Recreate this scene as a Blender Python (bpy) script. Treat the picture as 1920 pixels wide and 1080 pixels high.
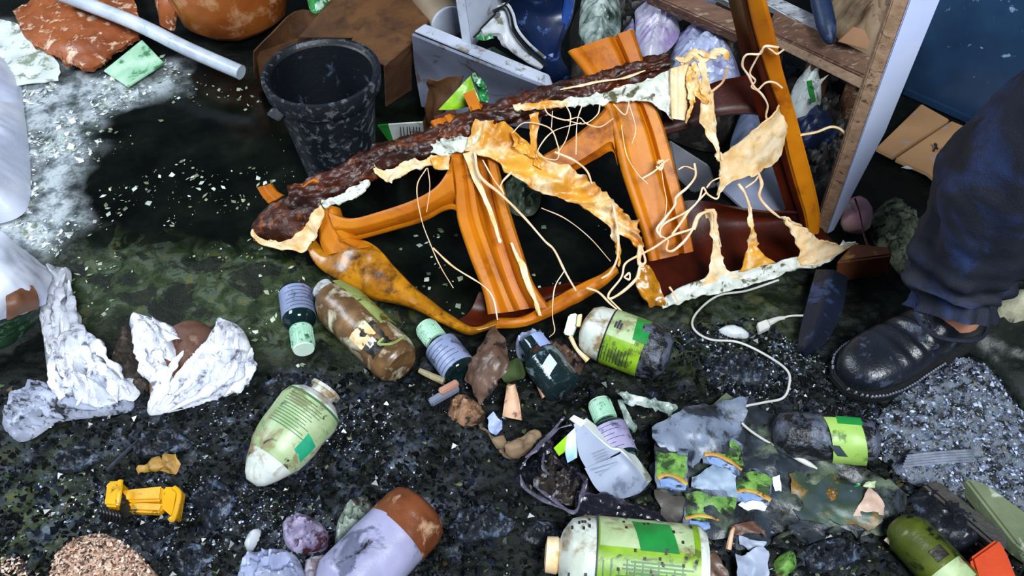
import bpy, bmesh, math, random
import numpy as np
from mathutils import Vector, noise as mn
random.seed(7)
for o in list(bpy.data.objects): bpy.data.objects.remove(o)
SC = bpy.context.scene
COL = SC.collection
# ------------------------------------------------------------ camera, world, lights, exposure
H, F, PITCH = 1.10, 1507.0, math.radians(50)
CAM = Vector((0, 0, H))
FW = Vector((0, math.cos(PITCH), -math.sin(PITCH))); UP = Vector((0, math.sin(PITCH), math.cos(PITCH))); RT = Vector((1, 0, 0))
cd = bpy.data.cameras.new('camera'); cam = bpy.data.objects.new('camera', cd); COL.objects.link(cam)
cd.sensor_width = 36; cd.lens = 36 * F / 1920; cd.clip_start = .01
cam.location = CAM; cam.rotation_euler = (math.pi / 2 - PITCH, 0, 0)
SC.camera = cam
w = bpy.data.worlds.new('world'); SC.world = w; w.use_nodes = True
w.node_tree.nodes['Background'].inputs[0].default_value = (.55, .72, 1, 1)
w.node_tree.nodes['Background'].inputs[1].default_value = .07
def area(name, loc, target, size, power, color):
    l = bpy.data.lights.new(name, 'AREA'); l.shape = 'RECTANGLE'; l.size, l.size_y = size; l.energy = power; l.color = color
    o = bpy.data.objects.new(name, l); COL.objects.link(o); o.location = loc
    o.rotation_euler = (Vector(target) - Vector(loc)).to_track_quat('-Z', 'Y').to_euler()
area('main_daylight', (.62, -.85, 2.45), (0, .95, 0), (.9, .9), 92, (.88, .94, 1))  # unseen main light, high behind the camera and to its right
area('left_fill', (-2.2, 1.3, 1.8), (-.5, 1.0, 0), (.9, .9), 40, (.8, .9, 1))  # unseen area lamp at left, power raised to whiten the sack
VS = SC.view_settings
VS.view_transform = 'Standard'; VS.look = 'None'; VS.gamma = 1; VS.exposure = .5; VS.use_curve_mapping = False

# ------------------------------------------------------------ helpers
def P(px, py, z=0.):
    r = FW * F + RT * (px - 960) + UP * (540 - py)
    return CAM + r * ((z - H) / r.z)
def mpp(px, py, z=0.):
    return (P(px, py, z) - CAM).dot(FW) / F
def V3(p):
    if isinstance(p, Vector): return p
    return P(p[0], p[1], p[2] if len(p) > 2 else 0.)
def lin(c):
    if isinstance(c, str):
        c = c.lstrip('#'); c = [int(c[i:i + 2], 16) / 255 for i in (0, 2, 4)]
        c = [x / 12.92 if x <= .04045 else ((x + .055) / 1.055) ** 2.4 for x in c]
    return (c[0], c[1], c[2], 1)
def nz(p, s, seed=0): return mn.noise(Vector((p[0] * s + seed * 7.3, p[1] * s - seed * 3.1, p[2] * s + seed * 1.7)))
def fb(p, s, seed=0, o=4): return mn.fractal(Vector((p[0] * s + seed * 7.3, p[1] * s - seed * 3.1, p[2] * s + seed * 1.7)), 1., 2., o)
def lerp(a, b, t): return a + (b - a) * t
def interp(tab, x): return float(np.interp(x, [t[0] for t in tab], [t[1] for t in tab]))
def wl(o):
    v = Vector((0, 0, 0))
    while o is not None: v = v + o.location; o = o.parent
    return v
def empty(name, base, label, cat, group=None):
    o = bpy.data.objects.new(name, None); COL.objects.link(o); o.location = base; o.empty_display_size = .03
    o['label'] = label; o['category'] = cat
    if group: o['group'] = group
    return o
def obj(name, vf, mat, parent=None, label=None, cat=None, group=None, kind=None, smooth=True):
    vs, fs = vf
    me = bpy.data.meshes.new(name)
    vs = [Vector(v) for v in vs]
    if parent is not None: base = wl(parent)
    else:
        base = Vector((sum(v.x for v in vs) / len(vs), sum(v.y for v in vs) / len(vs), min(v.z for v in vs)))
    me.from_pydata([v - base for v in vs], [], fs)
    bm = bmesh.new(); bm.from_mesh(me); bmesh.ops.recalc_face_normals(bm, faces=bm.faces)
    if smooth:
        for f in bm.faces: f.smooth = True
        for e in bm.edges:
            if len(e.link_faces) == 2 and e.calc_face_angle(0) > (.75 if smooth is True else smooth): e.smooth = False
    bm.to_mesh(me); bm.free()
    o = bpy.data.objects.new(name, me); COL.objects.link(o)
    if parent is not None: o.parent = parent
    else: o.location = base
    for m in (mat if isinstance(mat, list) else [mat]): me.materials.append(m)
    if label: o['label'] = label
    if cat: o['category'] = cat
    if group: o['group'] = group
    if kind: o['kind'] = kind
    return o
def join(*vfs):
    V, Fc = [], []
    for vs, fs in vfs:
        n = len(V); V += list(vs); Fc += [[i + n for i in f] for f in fs]
    return V, Fc
def crom(pts, n):
    """n points along a Catmull-Rom curve through pts (Vectors)"""
    k = len(pts); out = []
    if k == 2: return [pts[0].lerp(pts[1], i / (n - 1)) for i in range(n)]
    for i in range(n):
        t = i / (n - 1) * (k - 1); j = min(int(t), k - 2); f = t - j
        p1, p2 = pts[j], pts[j + 1]; p0 = pts[j - 1] if j > 0 else p1 * 2 - p2; p3 = pts[j + 2] if j + 2 < k else p2 * 2 - p1
        out.append(.5 * ((2 * p1) + (p2 - p0) * f + (2 * p0 - 5 * p1 + 4 * p2 - p3) * f * f + (3 * p1 - p0 - 3 * p2 + p3) * f ** 3))
    return out
def patch(rows, nu=12, nv=12, thick=.002, prof=None, amp=0, nsc=12, seed=0, rag=0, linear=False):
    """thick curved sheet through rows of points; prof(u,v) pushes it towards the viewer's side"""
    rows = [[V3(p) for p in r] for r in rows]
    if linear:
        def cu(pts, n):
            k = len(pts); o = []
            for i in range(n):
                t = i / (n - 1) * (k - 1); j = min(int(t), k - 2); o.append(pts[j].lerp(pts[j + 1], t - j))
            return o
    else: cu = crom
    R = [cu(r, nu) for r in rows]
    g = [[None] * nu for _ in range(nv)]
    for i in range(nu):
        c = cu([r[i] for r in R], nv)
        for j in range(nv): g[j][i] = c[j]
    if rag:
        for j in range(nv):
            for i in range(nu):
                e = min(i, nu - 1 - i, j, nv - 1 - j)
                if e == 0: 
                    q = g[j][i]; g[j][i] = q + Vector((nz(q, 60, seed + 3), nz(q, 60, seed + 9), 0)) * rag
    N = [[None] * nu for _ in range(nv)]
    for j in range(nv):
        for i in range(nu):
            a = g[j][min(i + 1, nu - 1)] - g[j][max(i - 1, 0)]; b = g[min(j + 1, nv - 1)][i] - g[max(j - 1, 0)][i]
            n = a.cross(b)
            N[j][i] = n.normalized() if n.length > 1e-12 else Vector((0, 0, 1))
    m = g[nv // 2][nu // 2]; s = 1 if N[nv // 2][nu // 2].dot(CAM - m) > 0 else -1
    V, Fc = [], []
    for lay in (0, 1):
        for j in range(nv):
            for i in range(nu):
                n = N[j][i] * s; p = g[j][i]; d = 0
                if prof: d += prof(i / (nu - 1), j / (nv - 1))
                if amp: d += amp * fb(p, nsc, seed)
                V.append(p + n * (d - lay * thick))
    o = nv * nu
    for j in range(nv - 1):
        for i in range(nu - 1):
            a = j * nu + i
            Fc.append([a, a + 1, a + nu + 1, a + nu]); Fc.append([o + a, o + a + nu, o + a + nu + 1, o + a + 1])
    for i in range(nu - 1):
        Fc.append([i, o + i, o + i + 1, i + 1]); b = (nv - 1) * nu + i; Fc.append([b, b + 1, o + b + 1, o + b])
    for j in range(nv - 1):
        a = j * nu; Fc.append([a, a + nu, o + a + nu, o + a]); b = a + nu - 1; Fc.append([b, o + b, o + b + nu, b + nu])
    return V, Fc
def tube(pts, rad, n=60, k=9, amp=0, seed=0, flat=1., cap=True):
    """rad: number or list of radii along pts"""
    pts = [V3(p) for p in pts]; c = crom(pts, n)
    rl = rad if isinstance(rad, (list, tuple)) else [rad, rad]
    V, Fc = [], []; ref = Vector((0, 0, 1))
    for i, p in enumerate(c):
        d = (c[min(i + 1, n - 1)] - c[max(i - 1, 0)]).normalized()
        if abs(d.dot(ref)) > .95: ref = Vector((1, 0, 0)) if abs(d.x) < .9 else Vector((0, 1, 0))
        a = d.cross(ref).normalized(); b = d.cross(a).normalized(); ref = -b if b.length else ref
        r = float(np.interp(i / (n - 1), np.linspace(0, 1, len(rl)), rl))
        for q in range(k):
            th = 2 * math.pi * q / k; rr = r * (1 + (amp * fb(p + a * math.cos(th) * r + b * math.sin(th) * r, 38, seed, 3) if amp else 0))
            V.append(p + a * math.cos(th) * rr + b * math.sin(th) * rr * flat)
    for i in range(n - 1):
        for q in range(k):
            Fc.append([i * k + q, i * k + (q + 1) % k, (i + 1) * k + (q + 1) % k, (i + 1) * k + q])
    if cap: Fc.append(list(range(k))[::-1]); Fc.append([(n - 1) * k + q for q in range(k)])
    return V, Fc
class Axis:
    """frame of a bottle from base point a to tip b; angle 0 looks at the camera, -90..90 is the visible half"""
    def __init__(s, a, b, r):
        s.a, s.b = V3(a), V3(b); s.d = (s.b - s.a); s.L = s.d.length; s.d.normalize(); s.r = r
        c = CAM - (s.a + s.b) * .5; c = c - s.d * c.dot(s.d); s.e1 = c.normalized(); s.e2 = s.d.cross(s.e1)
    def pt(s, t, rr, ang):
        ang = math.radians(ang)
        return s.a + s.d * (s.L * t) + (s.e1 * math.cos(ang) + s.e2 * math.sin(ang)) * (rr * s.r)
    def lathe(s, prof, k=28, amp=0, nsc=30, seed=0, dent=None):
        V, Fc = [], []
        for t, rr in prof:
            for q in range(k):
                an = 360 * q / k
                f = rr
                if amp and rr > .2: f = rr + amp * fb(s.pt(t, rr, an), nsc, seed)
                if dent: f *= dent(t, an)
                V.append(s.pt(t, f, an))
        n = len(prof)
        for i in range(n - 1):
            for q in range(k): Fc.append([i * k + q, i * k + (q + 1) % k, (i + 1) * k + (q + 1) % k, (i + 1) * k + q])
        Fc.append(list(range(k))[::-1]); Fc.append([(n - 1) * k + q for q in range(k)])
        return V, Fc
    def wrap(s, t0, t1, a0, a1, rr=1.01, th=.012, nt=6, na=10, amp=0, nsc=30, seed=0, skew=0, dent=None, pf=None):
        """curved label patch on the surface"""
        g = []
        for j in range(nt):
            for i in range(na):
                u = i / (na - 1); t = lerp(t0, t1, j / (nt - 1)) + skew * (u - .5); an = lerp(a0, a1, u)
                f = rr * (pf(t) if pf else 1)
                if amp: f += amp * fb(s.pt(t, f, an), nsc, seed)
                if dent: f *= dent(t, an)
                g.append((t, f, an))
        V = [s.pt(*q) for q in g] + [s.pt(t, f - th, an) for t, f, an in g]; Fc = []; o = nt * na
        for j in range(nt - 1):
            for i in range(na - 1):
                a = j * na + i; Fc.append([a, a + 1, a + na + 1, a + na]); Fc.append([o + a, o + a + na, o + a + na + 1, o + a + 1])
        for i in range(na - 1):
            Fc.append([i, o + i, o + i + 1, i + 1]); b = (nt - 1) * na + i; Fc.append([b, b + 1, o + b + 1, o + b])
        for j in range(nt - 1):
            a = j * na; Fc.append([a, a + na, o + a + na, o + a]); b = a + na - 1; Fc.append([b, o + b, o + b + na, b + na])
        return V, Fc
def rings(prof, n=40):
    """resample a profile [(t, r)] densely"""
    out = []
    for (t0, r0), (t1, r1) in zip(prof[:-1], prof[1:]):
        m = max(1, int(round(abs(t1 - t0) * n)))
        for i in range(m): out.append((lerp(t0, t1, i / m), lerp(r0, r1, i / m)))
    out.append(prof[-1]); return out
def prism(poly, ext, bevel=.002):
    poly = [V3(p) for p in poly]; ext = Vector(ext); n = len(poly)
    me = bmesh.new(); a = [me.verts.new(p) for p in poly]; b = [me.verts.new(p + ext) for p in poly]
    me.faces.new(a); me.faces.new(b[::-1])
    for i in range(n): me.faces.new([a[i], b[i], b[(i + 1) % n], a[(i + 1) % n]])
    bmesh.ops.recalc_face_normals(me, faces=me.faces)
    if bevel: bmesh.ops.bevel(me, geom=list(me.edges), offset=bevel, segments=2, affect='EDGES', clamp_overlap=True)
    me.verts.ensure_lookup_table(); me.verts.index_update()
    r = [v.co.copy() for v in me.verts], [[v.index for v in f.verts] for f in me.faces]; me.free(); return r
def block(a, b, wdt, hgt, bevel=.002, z0=None):
    """board from point a to b (centre line of the top), width wdt sideways, thickness hgt down"""
    a, b = V3(a), V3(b); d = (b - a).normalized(); s = d.cross(Vector((0, 0, 1))).normalized() * (wdt / 2); n = s.cross(d).normalized()
    if n.z > 0: n = -n
    return prism([a - s, b - s, b + s, a + s], n * hgt, bevel)
def seg_d(x, y, poly):
    """distance to polygon edge, inside mask, nearest point (numpy)"""
    best = np.full(x.shape, 1e9); bx = np.zeros_like(x); by = np.zeros_like(x); ins = np.zeros(x.shape, bool); n = len(poly)
    for i in range(n):
        x0, y0 = poly[i]; x1, y1 = poly[(i + 1) % n]; dx, dy = x1 - x0, y1 - y0; l = dx * dx + dy * dy + 1e-12
        t = np.clip(((x - x0) * dx + (y - y0) * dy) / l, 0, 1); qx, qy = x0 + t * dx, y0 + t * dy
        d = np.hypot(x - qx, y - qy); m = d < best; best[m] = d[m]; bx[m] = qx[m]; by[m] = qy[m]
        c = ((y0 > y) != (y1 > y)) & (x < dx * (y - y0) / (dy if abs(dy) > 1e-12 else 1e-12) + x0); ins ^= c
    return best, ins, bx, by
_rg = np.random.default_rng(3); _perm = _rg.permutation(512); _perm = np.concatenate([_perm, _perm, _perm]); _ga = _rg.uniform(0, 2 * np.pi, 512)
def pn(x, y, seed=0):
    x = np.asarray(x, float) + seed * 17.31; y = np.asarray(y, float) - seed * 9.77
    xi = np.floor(x).astype(int); yi = np.floor(y).astype(int); xf, yf = x - xi, y - yi
    u = xf ** 3 * (xf * (xf * 6 - 15) + 10); v = yf ** 3 * (yf * (yf * 6 - 15) + 10)
    def gr(ix, iy, fx, fy):
        a = _ga[_perm[(_perm[ix % 512] + iy) % 512]]; return np.cos(a) * fx + np.sin(a) * fy
    n0 = gr(xi, yi, xf, yf); n1 = gr(xi + 1, yi, xf - 1, yf); n2 = gr(xi, yi + 1, xf, yf - 1); n3 = gr(xi + 1, yi + 1, xf - 1, yf - 1)
    return 1.4 * ((n0 * (1 - u) + n1 * u) * (1 - v) + (n2 * (1 - u) + n3 * u) * v)
def pfb(x, y, s, o=4, seed=0):
    r = 0; a = 1; t = 0
    for i in range(o): r = r + a * pn(x * s, y * s, seed + i); t += a; a *= .5; s *= 2.03
    return r / t
def mound(outline, h, cell=.006, edge=.03, amp=.01, nsc=20, seed=0, fold=None, base=0., octv=4, smoothout=True, crumple=None, fine=None, crease=None, oz=None):
    """heap, crumpled sheet or rag on the floor inside an outline given on the floor; fold=(angle, along, across, amplitude)"""
    oz = base if oz is None else oz; poly = [(V3((p[0], p[1], oz)).x, V3((p[0], p[1], oz)).y) for p in outline]
    if smoothout:
        c = crom([Vector((a, b, 0)) for a, b in poly + poly[:1]], len(poly) * 6 + 1)[:-1]; poly = [(q.x, q.y) for q in c]
    xs = [p[0] for p in poly]; ys = [p[1] for p in poly]
    X, Y = np.meshgrid(np.arange(min(xs) - cell, max(xs) + 2 * cell, cell), np.arange(min(ys) - cell, max(ys) + 2 * cell, cell))
    d, ins, bx, by = seg_d(X, Y, poly)
    e = 1 - np.exp(-d / edge * 1.6)
    wx = X + .3 / nsc * pn(X * nsc * .7, Y * nsc * .7, seed + 5); wy = Y + .3 / nsc * pn(X * nsc * .7, Y * nsc * .7, seed + 6)
    Z = h * e * (1 + .35 * pfb(wx, wy, nsc * .35, 2, seed + 2)) + amp * pfb(wx, wy, nsc, octv, seed) * np.minimum(1, d / edge * 2)
    if fold:
        for fa in (fold if isinstance(fold, list) else [fold]):
            an, al, ac, am = fa; ca, sa = math.cos(an), math.sin(an)
            wob = pfb(X, Y, nsc * .4, 2, seed + 7) * .03
            U = (wx * ca + wy * sa) / al; W_ = ((-wx * sa + wy * ca) + wob) / ac
            Z += am * ((1 - np.abs(pn(U, W_, seed + 8)) * 2.2)) * np.minimum(1, d / edge * 1.5)
    if crumple:
        ca_, cs_ = crumple; cx = X + .35 / cs_ * pn(X * cs_ * .5, Y * cs_ * .5, seed + 12); cy = Y + .35 / cs_ * pn(X * cs_ * .5, Y * cs_ * .5, seed + 13)
        Z += ca_ * (.62 - np.abs(pn(cx * cs_, cy * cs_, seed + 14)) * 2.6 + .5 * (.5 - np.abs(pn(cx * cs_ * 2.3, cy * cs_ * 2.3, seed + 15)) * 2.6)) * np.minimum(1, d / edge * 1.5)
    if crease:
        an, al, ac, am = crease; ca, sa = math.cos(an), math.sin(an); wob = pfb(X, Y, nsc * .5, 2, seed + 21) * .03
        for q_ in (0, 1): Z -= am * (1 - .4 * q_) * np.exp(-(pn((X * ca + Y * sa) / al * (1 + q_), (-X * sa + Y * ca + wob) / ac * (1 + q_), seed + 20 + q_) / .09) ** 2) * np.minimum(1, d / edge * 1.5)
    if fine: Z += fine[0] * pfb(X, Y, fine[1], 3, seed + 16) * np.minimum(1, d / .006)
    Z = np.maximum(Z, -.004) + base
    ny, nx = X.shape; cellin = ins[:-1, :-1] | ins[1:, :-1] | ins[:-1, 1:] | ins[1:, 1:]
    X = np.where(ins, X, bx); Y = np.where(ins, Y, by); Z = np.where(ins, Z, base - .004)
    use = np.zeros((ny, nx), bool); use[:-1, :-1] |= cellin; use[1:, :-1] |= cellin; use[:-1, 1:] |= cellin; use[1:, 1:] |= cellin
    idx = -np.ones((ny, nx), int); idx[use] = np.arange(use.sum())
    V = np.stack([X[use], Y[use], Z[use]], 1)
    jj, ii = np.nonzero(cellin)
    Fc = np.stack([idx[jj, ii], idx[jj, ii + 1], idx[jj + 1, ii + 1], idx[jj + 1, ii]], 1)
    return [Vector(v) for v in V.tolist()], Fc.tolist()

# ------------------------------------------------------------ materials
def nodes(name):
    m = bpy.data.materials.new(name); m.use_nodes = True; nt = m.node_tree; nt.nodes.clear()
    o = nt.nodes.new('ShaderNodeOutputMaterial'); b = nt.nodes.new('ShaderNodeBsdfPrincipled'); nt.links.new(b.outputs[0], o.inputs[0])
    return m, nt, b
def N_(nt, t, **kw):
    n = nt.nodes.new(t)
    for k, v in kw.items(): setattr(n, k, v)
    return n
def noise_(nt, co, scale, detail=4, rough=.55, dist=0):
    n = N_(nt, 'ShaderNodeTexNoise'); n.inputs['Scale'].default_value = scale; n.inputs['Detail'].default_value = detail
    n.inputs['Roughness'].default_value = rough; n.inputs['Distortion'].default_value = dist; nt.links.new(co, n.inputs['Vector']); return n.outputs[0]
def ramp_(nt, fac, stops, const=False):
    r = N_(nt, 'ShaderNodeValToRGB'); cr = r.color_ramp
    if const: cr.interpolation = 'CONSTANT'
    while len(cr.elements) < len(stops): cr.elements.new(.5)
    for e, (p, c) in zip(cr.elements, stops):
        e.position = p; e.color = c if len(c) == 4 else (*c, 1)
    nt.links.new(fac, r.inputs[0]); return r.outputs[0]
def mix_(nt, f, a, b):
    m = N_(nt, 'ShaderNodeMix', data_type='RGBA')
    for s, v in ((0, f), (6, a), (7, b)):
        if hasattr(v, 'node'): nt.links.new(v, m.inputs[s])
        else: m.inputs[s].default_value = v
    return m.outputs[2]
def M(name, c1, c2=None, scale=15, rough=.45, bump=.15, bscale=120, dirt=None, damt=.5, dscale=25, metal=0, trans=0, alpha=1, spec=.5, sharp=.12, stretch=None, sub=0, c3=None, mud=0, mscale=16, mcol='#0d0d0a'):
    m, nt, b = nodes(name); tc = N_(nt, 'ShaderNodeTexCoord'); co = tc.outputs['Object']
    if stretch:
        mp = N_(nt, 'ShaderNodeMapping'); mp.inputs['Scale'].default_value = stretch; nt.links.new(co, mp.inputs[0]); co = mp.outputs[0]
    c1 = lin(c1); c2 = lin(c2) if c2 else tuple(x * .7 for x in c1[:3]) + (1,)
    st = [(.35, c1), (.65, c2)] if not c3 else [(.3, c1), (.5, c2), (.7, lin(c3))]
    col = ramp_(nt, noise_(nt, co, scale, 5), st)
    rg = None
    if dirt:
        f = ramp_(nt, noise_(nt, co, dscale, 8, .65, .4), [(.5 + (.5 - damt) * .42 - sharp * .3, (0, 0, 0)), (.5 + (.5 - damt) * .42 + sharp * .3, (1, 1, 1))])
        col = mix_(nt, f, col, lin(dirt))
    if mud:
        f = ramp_(nt, noise_(nt, co, mscale, 10, .7, .5), [(.5 + (.5 - mud) * .42 - .05, (0, 0, 0)), (.5 + (.5 - mud) * .42 + .03, (1, 1, 1))])
        col = mix_(nt, f, col, lin(mcol))
    nt.links.new(col, b.inputs['Base Color'])
    b.inputs['Roughness'].default_value = rough; b.inputs['Metallic'].default_value = metal
    b.inputs['Specular IOR Level'].default_value = spec; b.inputs['Transmission Weight'].default_value = trans; b.inputs['Alpha'].default_value = alpha
    if sub:
        b.inputs['Subsurface Weight'].default_value = sub; b.inputs['Subsurface Radius'].default_value = (.02, .01, .005); b.inputs['Subsurface Scale'].default_value = .3
    if bump:
        bp = N_(nt, 'ShaderNodeBump'); bp.inputs['Strength'].default_value = bump; bp.inputs['Distance'].default_value = .004
        nt.links.new(noise_(nt, co, bscale, 4), bp.inputs['Height']); nt.links.new(bp.outputs[0], b.inputs['Normal'])
    return m
MT = {}
MT['plastic'] = M('orange_plastic', '#c97a0e', '#ab5c08', 9, .45, .06, 200, dirt='#763608', damt=.2, dscale=14, sharp=.3, spec=.25)
MT['plastic_dark'] = M('shaded_plastic', '#4a1604', '#2c0a03', 12, .4, .08, 150, spec=.3)  # chair plastic in darker tones, shade of inner faces put into the colour
MT['char'] = M('charred_crust', '#451a08', '#1e0903', 34, .42, .5, 160, dirt='#7c421a', damt=.28, dscale=60, spec=.4)
MT['melt'] = M('melted_gold_plastic', '#e2a53c', '#c27a1c', 22, .35, .15, 90, dirt='#f3ddb0', damt=.42, dscale=18, sharp=.25)
MT['melt_pale'] = M('melted_cream_plastic', '#f0dcb8', '#e3b777', 30, .4, .2, 120, dirt='#c9a468', damt=.24, dscale=40, sharp=.25)
MT['melt_white'] = M('melted_white_plastic', '#dfe3dc', '#bfc6b8', 40, .45, .25, 150, dirt='#5e5a3f', damt=.3, dscale=50)
MT['strand'] = M('plastic_strand', '#f6dcbc', '#e8b684', 30, .4, .0)
MT['gold'] = M('translucent_gold_skin', '#b97a10', '#8a5408', 20, .28, .12, 70, dirt='#4c2a06', damt=.35, dscale=30, sharp=.3)
# ------------------------------------------------------------ floor
def gpoly(pts): return [(P(*p).x, P(*p).y) for p in pts]
ZONES = {
 'water': [(60, 420), (110, 330), (200, 190), (330, 120), (420, 150), (560, 140), (760, 160), (1000, 250), (1200, 420), (1150, 560), (900, 600), (780, 560), (640, 500), (500, 490), (330, 480), (180, 470)],
 'scum':  [(90, 500), (190, 450), (330, 470), (480, 470), (620, 520), (760, 590), (760, 640), (560, 690), (480, 640), (300, 600), (120, 620)],
 'pale':  [(-60, 20), (60, 60), (130, 140), (270, 130), (330, 110), (350, 160), (240, 190), (170, 250), (150, 330), (140, 420), (90, 480), (-60, 480)],
 'grit':  [(-60, 820), (250, 740), (480, 760), (560, 690), (680, 690), (860, 740), (900, 900), (860, 1100), (-60, 1160)],
 'grit2': [(1240, 620), (1420, 590), (1560, 680), (1660, 760), (1700, 900), (1500, 760), (1340, 740)],
 'olive': [(1180, 590), (1330, 560), (1480, 540), (1480, 640), (1280, 690), (1150, 700)],
 'olive2': [(-60, 850), (110, 860), (150, 960), (90, 1060), (-60, 1080)],
 'pulp':  [(1280, 760), (1420, 750), (1640, 880), (1760, 880), (1700, 1000), (1560, 1100), (1330, 1100), (1200, 950)],
}
ZG = {k: gpoly(v) for k, v in ZONES.items()}
def zone(k, x, y, soft=.05):
    d, ins, _, _ = seg_d(x, y, ZG[k]); s = np.where(ins, d, -d); return np.clip(.5 + s / soft, 0, 1)
def fheight(x, y):
    x = np.asarray(x, float); y = np.asarray(y, float)
    flat = np.maximum(zone('water', x, y, .12), np.maximum(zone('scum', x, y, .1), zone('pale', x, y, .1)))
    near = np.clip((1.35 - y) / .5, 0, 1) * (1 - flat)
    z = .007 * pfb(x, y, 7, 2, 1) + near * (.011 * pfb(x, y, 16, 3, 2) + .008 * np.abs(pfb(x, y, 38, 3, 3)) + .005 * np.abs(pfb(x, y, 95, 2, 4)))
    z += (1 - near) * .0015 * pfb(x, y, 30, 3, 5)
    return z * (1 - .75 * flat) - .006 - .004 * zone('water', x, y, .2)
def fz(px, py):
    p = P(px, py, 0); return float(fheight(np.array([p.x]), np.array([p.y]))[0])
nx, ny = 640, 520
tx = np.linspace(-1, 1, nx); xs = 1.05 * tx + .95 * tx ** 5
ty = np.linspace(0, 1, ny); ys = .12 + 1.55 * ty + 1.4 * ty ** 4
X, Y = np.meshgrid(xs, ys); Z = fheight(X, Y)
V = np.stack([X.ravel(), Y.ravel(), Z.ravel()], 1)
ii, jj = np.meshgrid(np.arange(nx - 1), np.arange(ny - 1)); a = (jj * nx + ii).ravel()
FQ = np.stack([a, a + 1, a + nx + 1, a + nx], 1)
me = bpy.data.meshes.new('floor'); me.vertices.add(len(V)); me.vertices.foreach_set('co', V.ravel())
me.loops.add(FQ.size); me.loops.foreach_set('vertex_index', FQ.ravel()); me.polygons.add(len(FQ))
me.polygons.foreach_set('loop_start', np.arange(0, FQ.size, 4)); me.polygons.foreach_set('loop_total', np.full(len(FQ), 4)); me.update()
me.polygons.foreach_set('use_smooth', np.ones(len(FQ), bool))
x, y = X.ravel(), Y.ravel()
wob = .05 * pfb(x, y, 9, 3, 11); wo2 = .05 * pfb(x, y, 9, 3, 12)
def zw(k, s=.05): return zone(k, x + wob, y + wo2, s)
alg = np.clip(zw('scum', .12) + .8 * zw('olive', .08) + .9 * zw('olive2', .1), 0, 1)
grit = np.clip(zw('grit', .12) + .9 * zw('grit2', .1) + .5 * zw('pulp', .1), 0, 1)
for nm, arr in (('algae', alg), ('pale', zw('pale', .06)), ('grit', grit), ('water', zw('water', .1))):
    at = me.attributes.new(nm, 'FLOAT', 'POINT'); at.data.foreach_set('value', arr.astype(np.float32))
fl = bpy.data.objects.new('floor', me); COL.objects.link(fl); fl['kind'] = 'structure'; fl['label'] = 'wet black muddy floor with green algae scum and gritty debris'
m, nt, b = nodes('wet_muddy_floor'); co = N_(nt, 'ShaderNodeTexCoord').outputs['Object']
def att(n): q = N_(nt, 'ShaderNodeAttribute'); q.attribute_name = n; return q.outputs['Fac']
def mul(a_, b_):
    q = N_(nt, 'ShaderNodeMath', operation='MULTIPLY'); nt.links.new(a_, q.inputs[0])
    if hasattr(b_, 'node'): nt.links.new(b_, q.inputs[1])
    else: q.inputs[1].default_value = b_
    return q.outputs[0]
base = ramp_(nt, noise_(nt, co, 11, 6, .6), [(.4, (.0015, .002, .0016)), (.58, (.004, .006, .004)), (.75, (.012, .013, .009))])
n1 = noise_(nt, co, 14, 6, .6, .9)
algc = ramp_(nt, noise_(nt, co, 26, 5, .6, .6), [(.42, (.012, .024, .007)), (.46, (.03, .046, .014)), (.53, (.034, .05, .018)), (.545, (.06, .085, .058)), (.6, (.065, .09, .06)), (.61, (.1, .1, .025))])
algm = mul(att('algae'), ramp_(nt, n1, [(.44, (.15, .15, .15)), (.47, (1, 1, 1))]))
col = mix_(nt, algm, base, algc)
dust = ramp_(nt, noise_(nt, co, 22, 8, .7), [(.5, (0, 0, 0)), (.6, (.8, .8, .8))])
dustc = ramp_(nt, noise_(nt, co, 60, 5, .6), [(.35, (.012, .016, .02)), (.55, (.05, .065, .09)), (.7, (.22, .26, .34))])
col = mix_(nt, mul(att('grit'), dust), col, dustc)
palec = ramp_(nt, noise_(nt, co, 16, 8, .7), [(.36, (.05, .07, .06)), (.46, (.2, .23, .25)), (.54, (.5, .56, .58)), (.62, (.3, .33, .36)), (.7, (.16, .13, .06))])
col = mix_(nt, mul(att('pale'), ramp_(nt, noise_(nt, co, 18, 6, .65), [(.3, (.2, .2, .2)), (.5, (1, 1, 1))])), col, palec)
nt.links.new(col, b.inputs['Base Color'])
b.inputs['Specular IOR Level'].default_value = .22
nt.links.new(ramp_(nt, att('water'), [(0, (.42, .42, .42)), (1, (.18, .18, .18))]), b.inputs['Roughness'])
bp = N_(nt, 'ShaderNodeBump'); bp.inputs['Distance'].default_value = .006
nt.links.new(ramp_(nt, att('water'), [(0, (.55, .55, .55)), (1, (.04, .04, .04))]), bp.inputs['Strength'])
nt.links.new(noise_(nt, co, 110, 6, .7), bp.inputs['Height']); nt.links.new(bp.outputs[0], b.inputs['Normal'])
me.materials.append(m)

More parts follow.
